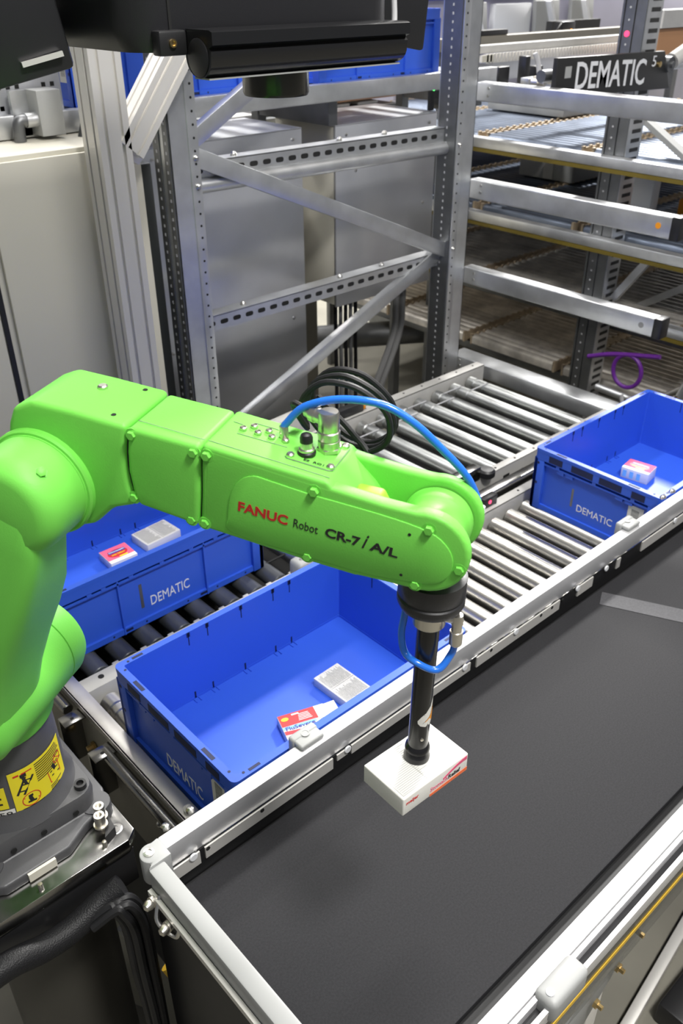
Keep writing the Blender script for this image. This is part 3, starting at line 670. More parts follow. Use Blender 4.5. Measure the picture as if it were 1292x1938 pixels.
# raised side panel, seam line on top, groove marks
RP = [(.455, 1.595), (.460, 1.624), (.4716, 1.6433), (.4874, 1.6515), (.5048, 1.6492), (.5492, 1.6411), (.5906, 1.6358), (.6383, 1.6289), (.6735, 1.6205), (.6900, 1.6095), (.6985, 1.595), (.6985, 1.5790), (.691, 1.565), (.676, 1.5575), (.64, 1.5555), (.60, 1.5565), (.53, 1.5655), (.458, 1.577)]
def smooth(P, k=4):
    Q = []; n = len(P)
    for i in range(n):
        p0, p1, p2, p3 = [Vector((*P[(i+d) % n], 0)) for d in (-1, 0, 1, 2)]
        for j in range(k):
            t = j/k; v = .5*((2*p1)+(p2-p0)*t+(2*p0-5*p1+4*p2-p3)*t*t+(3*p1-p0-3*p2+p3)*t**3); Q.append((v.x, v.y))
    return Q
RP = smooth(RP, 3)
B = MB(); B.prism(SZ(RP, .0442), N*.0024, bev=.0012, seg=2); rp = B.build('raised_panel', GREEN, fc)
TA = math.radians(7.9)
ax = (E*math.cos(TA)-UP*math.sin(TA)); ay = (E*math.sin(TA)+UP*math.cos(TA))
tn = .0467
def TXT(mb, t, s_, z_, w_, h_, wt, **k): text(mb, t, A(s_, tn, z_), ax, ay, w_, h_, weight=wt, **k)
B = MB(); TXT(B, 'FANUC', .468, 1.6065, .056, .0122, .03); B.build('maker_name', RED, rp)
B = MB(); TXT(B, 'Robot', .5300, 1.5985, .027, .0105, .0); B.build('word_lettering', INKB, rp)
B = MB(); TXT(B, 'CR-7', .5645, 1.5935, .038, .0118, .03); TXT(B, 'i', .6045, 1.5880, .0060, .0170, .012, shear=.35); TXT(B, 'A/L', .6125, 1.5868, .030, .0112, .03); B.build('model_lettering', INKB, rp)
for s, z in ((.351, 1.6765), (.4215, 1.6675), (.4365, 1.666), (.342, 1.598), (.4105, 1.5825), (.426, 1.581), (.5535, 1.6445), (.6730, 1.6225), (.7055, 1.5805), (.6615, 1.5525), (.544, 1.5625)):
    par = fc if s > .43 else rb
    n0 = .0444
    hb = .0022 if z < 1.6 else .004
    B = MB(); B.cyl(A(s, n0-.002, z), A(s, n0+.0006, z), .0076, n=20); B.lathe([(.0052, .0005), (.0052, hb), (.0044, hb+.001), (.0005, hb+.001)], A(s, n0, z), N, 6); B.build('cover_bolt', GREEN, par)
for s, z in ((.654, 1.614), (.647, 1.563)): MB().cyl(A(s, .0455, z), A(s, .0469, z), .0017, n=10).build('pin_hole', DARK, fc)
# top details
def top(s, n_): return A(s, n_, tp(s)+.0004)
MB().tube([A(.352, .030, 1.6867), A(.43, .033, 1.6774)], .0004, n=5, sub=1).build('top_seam', INK, rb)
MB().tube([top(.434, .0335), top(.567, .036)], .0004, n=5, sub=1).build('top_seam', INK, fb)
B = MB()
for a, b_ in (((.440, -.0168), (.451, -.0157)), ((.453, .0042), (.509, .0032)), ((.461, -.0263), (.501, -.0265))): B.tube([top(*a), top(*b_)], .0004, n=5, sub=1)
B.build('print_lines', INK, fb)
for s, n_ in ((.4555, -.0066), (.4637, -.0172), (.4723, -.0068), (.4811, -.0163), (.4881, -.0065), (.5034, -.0071)):
    MB().lathe([(.0040, 0), (.0040, .0025), (.003, .0035), (.003, .0025), (.0005, .0025)], top(s, n_), UP, 14).build('port_screw', CHROME, fb)
MB().lathe([(.0050, 0), (.0050, .013), (.0045, .014), (.0005, .014)], A(.4985, -.0150, tp(.4985)), UP, 18).build('hose_fitting', CHROME, rb)
pp = [(.5136, .021), (.5175, -.0185), (.5205, -.0215), (.564, -.0345), (.5675, -.032), (.5655, .0215), (.562, .0245), (.517, .024)]
B = MB(); B.prism([A(s, n_, tp(s)+.0002) for s, n_ in pp], UP*.0014); cp = B.build('connector_plate', GREEN, fb)
B = MB(); P2 = [A(s, n_, tp(s)+.0006) for s, n_ in pp]; B.tube(P2+[P2[0]], .0005, n=5, sub=1); B.build('plate_edge', INK, cp)
for s, n_ in ((.5185, .0185), (.5622, .0187), (.5628, -.0300), (.5205, -.0175)): MB().lathe([(.0044, 0), (.0044, .0018), (.003, .0034), (.0005, .0036)], A(s, n_, tp(s)+.0016), UP, 14).build('plate_screw', CHROME, cp)
B = MB(); text(B, 'EE  RO1', A(.5335, .0215, tp(.5335)+.0022), (E-UP*.15), -N, .022, .0038, weight=.01); B.build('port_lettering', INKB, cp)
o = A(.532, .0065, tp(.532)+.0016)
B = MB(); B.lathe([(.0098, 0), (.0098, .003), (.0085, .0045)], o, UP, 20, 1); B.lathe([(.0085, .003), (.0085, .0065), (.0068, .0075), (.0068, .014), (.0062, .0145)], o, UP, 20, 0); B.lathe([(.0068, .0138), (.0068, .019), (.0055, .0225), (.003, .024), (.0005, .0242)], o, UP, 20, 1); B.build('capped_port', [CHROME, BLACK], cp)
o = A(.5495, -.0140, tp(.5495)+.0016)
B = MB(); B.lathe([(.0135, 0), (.0135, .004), (.012, .0048)], o, UP, 6); B.lathe([(.0118, .004), (.0118, .012), (.0106, .0128), (.0106, .0136), (.012, .014), (.012, .022), (.0108, .023), (.0112, .024), (.0112, .042), (.0100, .0445), (.0005, .0448)], o, UP, 28)
sd = (-E*.93-N*.32+UP*.12).normalized(); B.lathe([(.0078, .004), (.0078, .015), (.0092, .016), (.0092, .022), (.0075, .023), (.007, .029)], o+UP*.034, sd, 20); B.build('angled_plug', CHROME, cp)
# hoses and cable
hose = [(.4985, -.015, tp(.4985)+.012), (.502, -.0155, 1.685), (.521, -.018, 1.705), (.558, -.021, 1.7175), (.602, -.025, 1.7165), (.636, -.029, 1.6985), (.668, -.035, 1.668), (.691, -.041, 1.641), (.703, -.046, 1.616), (.7075, -.049, 1.598)]
MB().tube([A(*p) for p in hose], .0042, n=12).build('air_hose', BLUEH, rb)
MB().lathe([(.005, 0), (.005, .016), (.003, .016)], A(.7085, -.050, 1.584), (UP-N*.1), 14).build('hose_fitting', PRINTW, rb)
st0 = o+UP*.034+sd*.028; cab = [st0, st0+sd*.02]
lp = st0-sd*.0
for k in range(30):
    t = math.radians(200-k*38); rr = .046+.006*math.sin(k*1.3); cab.append(A(.553+rr*math.cos(t), -.055-.0016*k, 1.677+rr*.95*math.sin(t)))
cab += [A(.585, -.06, 1.63), A(.57, -.046, 1.60), A(.55, -.04, 1.585)]
MB().tube(cab, .0036, n=8, sub=4).build('signal_cable', CABLE, rb)
# wrist flange, gripper
ww = Vector((.671, 0, 1.52)); wt = Vector((.6655, 0, 1.2555)); up_t = (A(*ww)-A(*wt)).normalized()
gtop = A(*ww); 
def G(h): return gtop-up_t*h
B = MB(); B.lathe([(.030, -.02), (.0375, -.018), (.0375, .004), (.0362, .006), (.0362, .0075), (.0378, .009), (.0378, .015), (.035, .0215), (.02, .022)], gtop, -up_t, 48); B.build('wrist_flange', BLACKM, rb)
gv = MB(); gv.lathe([(.0185, .021), (.0185, .049), (.017, .0505), (.010, .0505)], gtop, -up_t, 32); tb = MB(); tb.lathe([(.0130, .049), (.0126, .2445), (.0122, .245), (.008, .245)], gtop, -up_t, 28)
gt = tb.build('gripper_tube', BLACKG, rb); gv.build('collar', CHROME, gt)
L_end = (A(*ww)-A(*wt)).length
B = MB(); B.lathe([(.0128, L_end-.024), (.0150, L_end-.021), (.0158, L_end-.016), (.0135, L_end-.012), (.0150, L_end-.008), (.0166, L_end-.004), (.0162, L_end), (.005, L_end)], gtop, -up_t, 32); B.build('suction_cup', BLACKG, gt)
cd = Vector((-.529, -.854, 0))-Vector((gtop.x, gtop.y, 0)); ca = math.atan2(cd.y, cd.x)
MB().lathe([(.0022, 0), (.0022, .0015), (.0004, .0018)], G(.223)+Vector((math.cos(ca+.35), math.sin(ca+.35), 0))*.0122, (math.cos(ca+.35), math.sin(ca+.35), 0), 10).build('tube_rivet', CHROME, gt)
# warning label on the tube: white drop with yellow triangle
def on_tube(pts, r, h0, a0, m, name, parent):
    b = bmesh.new(); cx = sum(p[0] for p in pts)/len(pts); cy = sum(p[1] for p in pts)/len(pts)
    lv = [(k/4) for k in range(1, 5)]; c_ = b.verts.new((cx, cy, 0)); prev = None
    for q in lv:
        cur = [b.verts.new((cx+(p[0]-cx)*q, cy+(p[1]-cy)*q, 0)) for p in pts]; n_ = len(pts)
        for j in range(n_):
            if prev is None: b.faces.new((c_, cur[j], cur[(j+1) % n_]))
            else: b.faces.new((prev[j], cur[j], cur[(j+1) % n_], prev[(j+1) % n_]))
        prev = cur
    for v in b.verts:
        t = a0+v.co.x/r; rad = Vector((math.cos(t), math.sin(t), 0)); v.co = G(h0-v.co.y)+rad*r
    bmesh.ops.recalc_face_normals(b, faces=b.faces[:])
    mb = MB(); mb.bm.free(); mb.bm = b; return mb.build(name, m, parent)
drop = [(-.010+.0*0, -.002), (-.0095, -.006), (-.006, -.010), (0, -.012), (.008, -.012), (.014, -.010), (.016, .0), (.016, .030), (.0145, .040), (.011, .030), (.006, .019), (.0, .011), (-.006, .005)]
wl = on_tube(drop, .0131, .190, ca+.55, PAPER, 'warning_label', gt)
tri = [(-.001, -.004), (.012, -.007), (.0145, .017), (.012, .014)]
tb1 = on_tube([(-.004, -.006), (.0145, -.0085), (.0155, .022), (.011, .016)], .0133, .190, ca+.55, INKB, 'label_border', wl)
on_tube(tri, .0135, .190, ca+.55, ORNG, 'label_triangle', wl)
# elbow fitting and small hose loop
f0 = G(.034)+E*.018-UP*.0+N*.004; f1 = f0+E*.014; f2 = f1-UP*.040
B = MB(); B.cyl(f0, f1, .006, n=14, bev=.001); B.lathe([(.0001, -.007), (.006, -.006), (.007, 0), (.007, .006), (.006, .007), (.006, .016), (.0075, .0165), (.0075, .034), (.006, .036), (.004, .036)], f1, (-UP), 18); B.build('elbow_fitting', CHROME, gt)
lp = [f2+UP*.006, f2-UP*.012-E*.004, f2-UP*.028-E*.016+N*.012, G(.094)+N*.021-E*.005, G(.088)+N*.014-E*.022, G(.066)+N*.010-E*.028, G(.044)+N*.006-E*.027, G(.020)+N*.004-E*.025]
MB().tube(lp, .0042, n=12).build('air_hose', BLUEH, gt)
# held carton
hc = A(.6655, 0, 0)
bx = thing('medicine_carton', (.0435, -.360, 1.2262), 'white stomach-remedy carton hanging from the suction cup above the belt', 'carton', 'medicine cartons'); bx.rotation_euler = (0, 0, -.035)
l, w_, h = .113, .071, .0292
MB().box((-l/2, -w_/2, 0), (l/2, w_/2, h), bev=.0018, seg=3).build('carton_body', PAPER, bx, local=True)
B = MB(); rnd = random.Random(9)
for k in range(22):
    y = w_/2-.006-k*.0028; e = rnd.random()*.02
    B.quad((-l/2+.006, y, h), (.040+e if k % 4 else .055, 0, 0), (0, .0006, 0), 0, .0002)
B.quad((-l/2+.004, -w_/2+.004, h), (.0006, 0, 0), (0, w_-.008, 0), 0, .0002); B.quad((-l/2+.004, -w_/2+.004, h), (l-.008, 0, 0), (0, .0006, 0), 0, .0002); B.quad((-.012, -w_/2+.004, h), (.0006, 0, 0), (0, w_-.03, 0), 0, .0002)
B.build('fine_print', INKL, bx, local=True)
B = MB(); text(B, 'meijer', (-l/2+.005, -w_/2-.0001, .0145), (1, 0, 0), (0, 0, 1), .021, .007, weight=.02); B.build('shop_lettering', RED, bx, local=True)
B = MB(); text(B, 'Stomach', (-.010, -w_/2-.0001, .0085), (1, 0, 0), (0, 0, 1), .030, .0065, weight=.0); B.build('product_lettering', PINK, bx, local=True)
B = MB(); text(B, 'Relief', (.0215, -w_/2-.0001, .0085), (1, 0, 0), (0, 0, 1), .021, .0068, weight=.025); B.build('product_lettering', INKB, bx, local=True)
B = MB(); B.prism([(-.011, -w_/2, .0005), (l/2-.001, -w_/2, .0005), (l/2-.001, -w_/2, .0062), (-.011, -w_/2, .0045)], (0, -.0004, 0)); B.build('orange_band', ORANGE, bx, local=True)
B = MB(); cv = [(.012+.042*q/8, .0165+.0105*math.sin(q/8*PI/2)) for q in range(9)]; B.prism([(x, -w_/2, z) for x, z in cv]+[(x, -w_/2, z-.003-.003*(i/8)) for i, (x, z) in reversed(list(enumerate(cv)))], (0, -.0004, 0)); B.build('pink_swoosh', PINK, bx, local=True)

# ================================================================== ROBOT MOUNT
mp = thing('robot_pedestal', (-.28, .223, 0), 'dark round pedestal with a bright square top plate under the robot', 'pedestal')
B = MB(); B.prism([(x, y, .872) for x, y in ((-.53, .048), (-.178, .048), (-.160, .062), (-.160, .40), (-.53, .40))], (0, 0, .028), bev=.001); pt = B.build('top_plate', STEEL, mp)
MB().box((-.525, .053, .79), (-.17, .39, .871), bev=.002).build('under_block', BLACK, mp)
MB().lathe([(.16, 0), (.16, .02), (.105, .021), (.105, .79)], (J1.x, J1.y, 0), UP, 48).build('column', PED, mp)
MB().lathe([(.013, 0), (.013, .0004), (.0115, .0006), (.0095, .0006), (.0095, .0012), (.006, .0012), (.006, .0004), (.0005, .0004)], (-.184, .082, .9), UP, 24).build('counterbore_screw', STEEL, pt)
for x, y, hh in ((-.195, .100, .026), (-.203, .085, .024)):
    MB().lathe([(.0115, 0), (.0115, .003), (.009, .003), (.009, hh-.006), (.0085, hh), (.005, hh), (.005, hh-.006), (.0005, hh-.006)], (x, y, .924), UP, 18).build('socket_screw', CHROME, pt)
for x, y in ((-.187, .097), (-.212, .062), (-.322, .060)):
    MB().lathe([(.004, 0), (.004, .010), (.0035, .013), (.0005, .0133)], (x, y, .9), UP, 12).build('dowel_pin', CHROME, pt)
MB().prism([(-.209, .062, .9), (-.187, .070, .9), (-.184, .095, .9), (-.189, .095, .9)], (0, 0, .020)).build('clamp_tab', BLACK, pt)
for p in ((-.325, .045, .815), (-.315, .043, .795)):
    MB().lathe([(.009, 0), (.009, .008), (.006, .008), (.006, .016), (.0005, .017)], p, (0, -1, 0), 12).build('side_bolt', ZINC, mp)
t = MB().tube([(-.62, .03, .835), (-.50, .02, .835), (-.41, .018, .845), (-.355, .02, .862-.035), (-.305, .022, .822), (-.25, .024, .835), (-.215, .018, .848)], .021, n=16)
tag(t.build('cable_sleeve', BRAID, loc=(-.35, .02, .80)), 'thick black braided cable sleeve bending below the robot top plate', 'cable')
B = MB()
for k in range(5):
    dx = (k-2)*.008-.028; dy = -.012*(k % 2)
    B.tube([(-.27+dx*.3, .012+dy, .825), (-.225+dx*.5, .0+dy, .845), (-.200+dx, -.006+dy, .838), (-.190+dx, -.012+dy, .79), (-.192+dx, -.02+dy, .68), (-.196+dx*.8, -.02+dy, .5), (-.20+dx*.8, -.02+dy, .2), (-.20+dx*.8, -.02+dy, .01)], .0075, n=8)
tag(B.build('cable_bundle', CABLE, loc=(-.2, -.01, 0)), 'bundle of glossy black cables dropping down beside the corner of the belt conveyor', 'cable')
t = MB().tube([(-.225, .04, .72), (-.20, .03, .60), (-.205, .03, .45), (-.22, .03, .3)], .006, n=8); tag(t.build('hose', GALVD, loc=(-.21, .03, .3)), 'thin grey hose hanging behind the black cable bundle', 'hose')
t = MB().tube([(-.175, .0, .60), (-.165, -.03, .56), (-.168, -.06, .5)], .011, n=10); tag(t.build('hose', YELT, loc=(-.17, -.03, .5)), 'short yellow hose half hidden behind the black cables', 'hose')

# ================================================================== VISION CAMERA AND LIGHTS
vc = thing('vision_camera', (.33, .33, 1.95), 'large black camera housing with a bar light hanging above the middle tote', 'camera')
B = MB(); pr = rrect(.083, .20, .545, .55, .05, 6); B.rings([[Vector((x*1+(0 if 1 else 0), y, z)) for x, y in q] for q, z in ((rrect(.098, .202, .545, .53, .045, 6), 2.003), (rrect(.085, .20, .545, .55, .05, 6), 2.03), (pr, 2.40))]); B.build('housing', BLACKM, vc)
MB().box((.139, .1985, 2.003), (.143, .2015, 2.4)).build('housing_seam', DARK, vc)
MB().lathe([(.046, 0), (.048, .004), (.048, .05), (.05, .06)], (.333, .235, 1.938), UP, 40).build('lens_barrel', BLACKG, vc)
B = MB()
zc, yc = 2.001, .165
cs = [(yc-.034, zc+.026), (yc-.028, zc+.028), (yc+.022, zc+.028), (yc+.026, zc+.018), (yc+.026, zc-.004)]+[(yc-.002+.027*math.cos(t), zc-.006+.020*math.sin(t)) for t in [math.radians(-10-i*16) for i in range(11)]]+[(yc-.030, zc+.004), (yc-.026, zc+.008), (yc-.034, zc+.012)]
B.prism([(.155, y, z) for y, z in cs], (.345, 0, 0)); bl = B.build('bar_light', BLACKG, vc)
MB().lathe([(.022, 0), (.022, .003), (.020, .004)], (.157, yc-.002, zc-.003), (-1, 0, 0), 28).build('end_cap', BLACK, bl)
MB().box((.158, yc-.018, zc-.0275), (.497, yc+.014, zc-.0255)).build('diffuser', FITG, bl)
MB().box((.115, .185, 2.0), (.155, .205, 2.028), bev=.003).build('bar_bracket', BLACK, vc)
MB().lathe([(.005, 0), (.005, .003), (.003, .003), (.003, .001), (.0004, .001)], (.133, .185, 2.014), (0, -1, 0), 14).build('brass_screw', BRASS, vc)
def panel_light(name, label, c, ax, ay, az):
    r = thing(name, c, label, 'lamp', 'angled black light boxes')
    MB().obox(c, ax, ay, az, bev=.006).build('light_box', BLACKM, r)
    return r
pl_ = panel_light('light_box', 'tilted black light box at the top edge right of the camera housing', (.70, .40, 2.075), (.066, -.02, -.012), (.01, .05, .01), (.006, -.004, .085))
for p in ((.655, .375, 1.995), (.735, .345, 1.985)): MB().lathe([(.005, 0), (.005, .005), (.0005, .006)], p, (0, -.2, -1), 10).build('screw', ZINC, pl_)
pl2 = panel_light('light_box', 'tilted black light box in the upper left corner', (.0, .36, 2.075), (.055, -.012, .012), (.02, .06, .01), (-.016, 0, .092))
MB().bar((-.015, .298, 1.992), (.035, .285, 2.003), .006, .006).build('edge_trim', ALU, pl2)
t = MB().tube([(.548, .25, 2.30), (.558, .24, 2.16), (.556, .22, 2.05), (.545, .21, 2.01), (.52, .20, 2.02)], .0045, n=10); tag(t.build('light_cable', GREYC, loc=(.55, .22, 2.02)), 'light grey cable looping beside the camera housing', 'cable')

# ================================================================== ALUMINIUM FRAME
af = thing('aluminium_frame', (.59, 1.21, 0), 'tall silver extruded aluminium post with a diagonal brace behind the robot', 'frame')
def profile_section(c, h, slot=.009, depth=.009, slots=2):
    pts = []; q = 2*h/slots
    def edge(a, b, nrm):
        d = (b-a); L = d.length; d = d.normalized(); out = [a]
        for k in range(slots):
            m = q*(k+.5); out += [a+d*(m-slot/2), a+d*(m-slot/2)-nrm*depth, a+d*(m+slot/2)-nrm*depth, a+d*(m+slot/2)]
        return out
    cs = [Vector((-h, -h)), Vector((h, -h)), Vector((h, h)), Vector((-h, h))]; ns = [Vector((0, -1)), Vector((1, 0)), Vector((0, 1)), Vector((-1, 0))]
    for i in range(4): pts += edge(cs[i], cs[(i+1) % 4], ns[i])
    return pts
sec = profile_section(None, .043)
B = MB(); B.prism([(.596+p.x, 1.252+p.y, 0) for p in sec], (0, 0, 2.9)); B.build('post', ALU, af)
def ext_bar(p0, p1, h, mi=0):
    p0 = Vector(p0); p1 = Vector(p1); d = (p1-p0).normalized(); u = Vector((0, 1, 0)); v = d.cross(u).normalized()
    return MB().prism([p0+u*p.x+v*p.y for p in profile_section(None, h, .008, .008, 2)], p1-p0)
ext_bar((.640, 1.245, 1.712), (1.05, 1.245, 2.217), .036).build('brace', ALU, af)
MB().obox((.682, 1.262, 1.712), (.025, 0, .032), (0, .014, 0), (-.02, 0, .012), bev=.002).build('brace_foot', ALU, af)

# ================================================================== GALVANISED RACK
FY = 1.30
rk = thing('rack_frame', (1.43, FY, 0), 'galvanised steel rack frame of two uprights with diagonal braces', 'rack')
def upright(x0, x1, face_lip, y=FY, h=2.75):
    B = MB(); d = .085
    inner = x1 if face_lip == 'r' else x0; sgn = -1 if face_lip == 'r' else 1
    web = x0 if face_lip == 'r' else x1
    lw = .032
    B.box((x0, y, 0), (x1, y+.0025, h)); B.box((x0, y+d, 0), (x1, y+d+.0025, h))
    B.box((min(web, web-sgn*.0025), y, 0), (max(web, web-sgn*.0025), y+d, h))
    a = sorted((inner, inner+sgn*lw)); B.box((a[0], y-.004, 0), (a[1], y+.001, h), bev=.001); B.box((a[0], y+d, 0), (a[1], y+d+.006, h))
    B.box((web-.001, y+.006, 0), (web+.001, y+.03, h)) if 0 else None
    z = .3
    xm = inner+sgn*.014
    while z < 2.4:
        B.cyl((xm, y-.0035, z), (xm, y-.0046, z), .0036, n=8, mi=1); z += .0335
    u = B.build('upright', [GALV, DARK], rk)
    return u
ul = upright(.805, .895, 'r'); ur = upright(1.975, 2.07, 'l')
def perf_strip(x, y0, y1, z0, z1, parent, m0=GALVD, flip=0):
    B = MB(); B.box((x-.0035, y0, z0), (x-.001, y1, z1)); z = z0+.02
    while z < z1-.02:
        B.box((x-.0042, (y0+y1)/2-.003, z), (x-.003, (y0+y1)/2+.003, z+.008), mi=1); z += .025  # pale dots painted as light seen through the perforations
    return B.build('perforated_strip', [m0, GREYC], parent)
perf_strip(.805, FY+.004, FY+.028, .5, 2.3, ul); perf_strip(.805, FY+.05, FY+.080, .5, 2.3, ul)
B = MB(); B.box((2.03, FY+.002, .4), (2.033, FY+.08, 2.4)); B.build('web_liner', GALVD, ur)
perf_strip(1.975, FY+.003, FY+.084, .5, 2.5, ur)
for z in (1.655, 1.58): MB().lathe([(.008, 0), (.008, .005), (.004, .009), (.0005, .0095)], (.881, FY-.004, z), (0, -1, 0), 12).build('bolt', ZINC, ul)
for z in (1.57, 1.205): MB().lathe([(.008, 0), (.008, .005), (.004, .009), (.0005, .0095)], (1.989, FY-.004, z), (0, -1, 0), 12).build('bolt', ZINC, ur)
def cbar(p0, p1, wid, dep, name='brace', m=GALV):
    p0 = Vector(p0); p1 = Vector(p1); d = (p1-p0).normalized(); y = Vector((0, 1, 0)); z = d.cross(y).normalized()*-1
    B = MB(); pr = [(0, -wid/2), (dep, -wid/2), (dep, -wid/2+.004), (.004, -wid/2+.004), (.004, wid/2-.004), (dep, wid/2-.004), (dep, wid/2), (0, wid/2)]
    B.prism([p0+y*a+z*b for a, b in pr], p1-p0, bev=.0012); return B.build(name, m, rk)
cbar((.90, FY+.020, 1.652), (1.985, FY+.020, 1.195), .050, .03)
cbar((.895, FY+.03, 1.690), (1.65, FY+.03, 2.10), .045, .03)
cbar((1.985, FY+.045, 1.185), (.80, FY+.045, .70), .046, .03)
B = MB(); B.lathe([(.021, 0), (.021, 1.10)], (.893, FY+.05, 1.568), (1, 0, -.012), 16); B.build('tie_tube', GALV, rk)
def slotted(z0, z1, name='slotted_rail'):
    B = MB(); x0, x1 = .895, 1.975; y = FY+.055
    def P(x, dz, dy=0): return Vector((x, y+dy, z0+(z1-z0)*(x-x0)/(x1-x0)+dz))
    B.prism([P(x0, -.024), P(x1, -.024), P(x1, .024), P(x0, .024)], (0, .004, 0)); B.prism([P(x0, .022), P(x1, .022), P(x1, .026), P(x0, .026)], (0, .05, 0))
    k = .03
    while k < 1.04:
        a = x0+k; c = P(a, 0, -.0006); pts = [c+Vector((.015*math.copysign(abs(math.cos(t))**.5, math.cos(t)), 0, .0075*math.copysign(abs(math.sin(t))**.7, math.sin(t)))) for t in [i*PI/8 for i in range(16)]]
        B.prism(pts, (0, .0012, 0), mi=1); k += .0497
    r = B.build(name, [GALV, DARK], rk)
    for f in (.16, .55, .74): MB().lathe([(.010, 0), (.010, .006), (.005, .012), (.0005, .0125)], P(x0+(x1-x0)*f, .026, .022), UP, 12).build('dome_bolt', ZINC, r)
slotted(1.607, 1.597); slotted(1.152, 1.158)
# cross beams running towards the belt
def beam(z, y1, y0, label, cap, h=.062, x=2.10, wd=.05, bev=.006):
    r = thing('rack_beam', (x, (y0+y1)/2, z-h), label, 'beam', 'cross beams on the rack')
    B = MB(); B.box((x, y0, z-h), (x+wd, y1, z), bev=bev, seg=3); B.build('box_section', GALV, r)
    for k in (.018, .042): MB().cyl((x+.001, y1-.055, z-k), (x-.002, y1-.055, z-k), .005, n=10).build('rivet', ZINC, r)
    if cap:
        MB().box((x-.002, y0-.014, z-h-.002), (x+wd+.002, y0+.018, z+.002), bev=.005).build('end_cap', BLACK, r)
        MB().cyl((x+.001, y0+.06, z-.033), (x-.0006, y0+.06, z-.033), .010, n=14).build('side_hole', cap, r)
    return r
beam(1.762, 1.33, -.15, 'top galvanised cross beam in front of the black sign bar', None)
beam(1.438, 1.33, .487, 'galvanised cross beam with black end cap and an orange spot', ORNG, h=.070)
beam(1.112, 1.33, .482, 'lowest capped cross beam, just above the far roller lane', INK, h=.066)
beam(.742, 1.37, .30, 'low galvanised beam lying across the end of the far roller lane', None, h=.06, x=2.10, wd=.09)

# ================================================================== CABINETS
cb = thing('control_cabinet', (.3, 1.6, 0), 'tall beige control cabinet at the left behind the robot', 'cabinet')
MB().box((-.6, 1.352, 0), (.735, 2.0, 1.712), bev=.004).build('body', BEIGE, cb)
MB().box((.308, 1.340, .05), (.735, 1.351, 1.70), bev=.003).build('door', BEIGE, cb)
MB().box((-.6, 1.340, .05), (.272, 1.351, 1.70), bev=.003).build('door', BEIGE, cb)
MB().box((.274, 1.344, .05), (.306, 1.3515, 1.70), bev=.001).build('door_seal', INKB, cb) if 0 else MB().box((.277, 1.345, .05), (.290, 1.3515, 1.70)).build('door_seal', INKB, cb)
B = MB(); B.box((.30, 1.60, 1.712), (.665, 1.604, 2.0)); rnd = random.Random(4)
for k in range(46):
    x = .31+.025*rnd.randint(0, 13); z = 1.73+.025*rnd.randint(0, 9); B.box((x, 1.5985, z), (x+.011, 1.6, z+.011), mi=1)
tag(B.build('perforated_plate', [GALVS, DARK], loc=(.48, 1.6, 1.712)), 'grey perforated mounting plate standing on the beige cabinet', 'plate')
jb = thing('junction_box', (.55, 1.53, 1.712), 'small grey junction box with a conduit elbow on the beige cabinet', 'box')
MB().box((.545, 1.50, 1.722), (.612, 1.57, 1.832), bev=.002).build('box', FITG, jb); MB().box((.50, 1.56, 1.72), (.545, 1.575, 1.83)).build('bracket', GALV, jb)
MB().cyl((.545, 1.525, 1.762), (.515, 1.525, 1.762), .018, n=18).build('gland', GALV, jb)
MB().tube([(.52, 1.525, 1.762), (.498, 1.525, 1.76), (.492, 1.525, 1.735), (.492, 1.525, 1.713)], .016, n=16).build('conduit_elbow', GALVD, jb)
t = MB().box((.742, 1.40, 0), (.80, 1.47, 1.64), bev=.004); tag(t.build('steel_column', DARKST, loc=(.77, 1.43, 0)), 'dark steel column squeezed between the aluminium post and the left rack upright', 'column')
def enclosure(x0, x1, y0, y1, z0, z1, label, side):
    r = thing('electrical_enclosure', ((x0+x1)/2, (y0+y1)/2, z0), label, 'enclosure', 'galvanised electrical enclosures')
    MB().box((x0, y0, z0), (x1, y1, z1), bev=.003).build('body', side, r)
    MB().box((x0-.002, y0-.012, z0-.006), (x1+.002, y0-.001, z1+.004), bev=.002).build('front_cover', GALVS, r)
    MB().box((x0-.002, y0-.012, z1+.001), (x1+.002, y1, z1+.005)).build('top_cover', GALVS, r)
    for x, z in ((x0+.05, z1-.03), (x1-.04, z1-.03), (x0+.05, (z0+z1)/2), (x1-.04, z0+.1), (x1-.06, (z0+z1)/2), (x0+.1, z1-.16)):
        MB().lathe([(.006, 0), (.006, .003), (.0005, .005)], (x, y0-.012, z), (0, -1, 0), 10).build('cover_screw', ZINC, r)
    return r
eL = enclosure(.90, 1.555, 1.66, 1.98, .30, 1.628, 'tall galvanised enclosure behind the left half of the rack frame', BEIGED)
eR = enclosure(1.735, 2.275, 1.68, 2.02, .95, 1.615, 'galvanised enclosure behind the right half of the rack frame, cables below', BEIGE)
t = thing('switch_cabinet', (1.72, 2.2, 0), 'olive grey cabinet with a yellow and red switch between the two enclosures', 'cabinet')
MB().box((1.56, 2.12, 0), (2.02, 2.5, 1.15), bev=.004).build('body', BEIGED, t); MB().box((1.60, 2.11, .1), (1.98, 2.12, 1.10), bev=.002).build('door', BEIGED, t)
s_ = MB().box((1.80, 2.095, .72), (1.86, 2.11, .80), bev=.003).build('switch_plate', YELL, t); MB().lathe([(.02, 0), (.02, .02), (.001, .021)], (1.83, 2.095, .76), (0, -1, 0), 14).build('switch_knob', RED, s_)
t = thing('switch_cabinet', (1.1, 2.6, 0), 'dark cabinet top with a yellow and red switch behind the left enclosure', 'cabinet')
MB().box((.95, 2.25, 0), (1.52, 2.6, 1.72), bev=.004).build('body', BEIGED, t)
s_ = MB().box((1.02, 2.235, 1.60), (1.09, 2.25, 1.66), bev=.003).build('switch_plate', YELL, t); MB().lathe([(.02, 0), (.02, .02), (.001, .021)], (1.05, 2.235, 1.63), (0, -1, 0), 14).build('switch_knob', RED, s_)
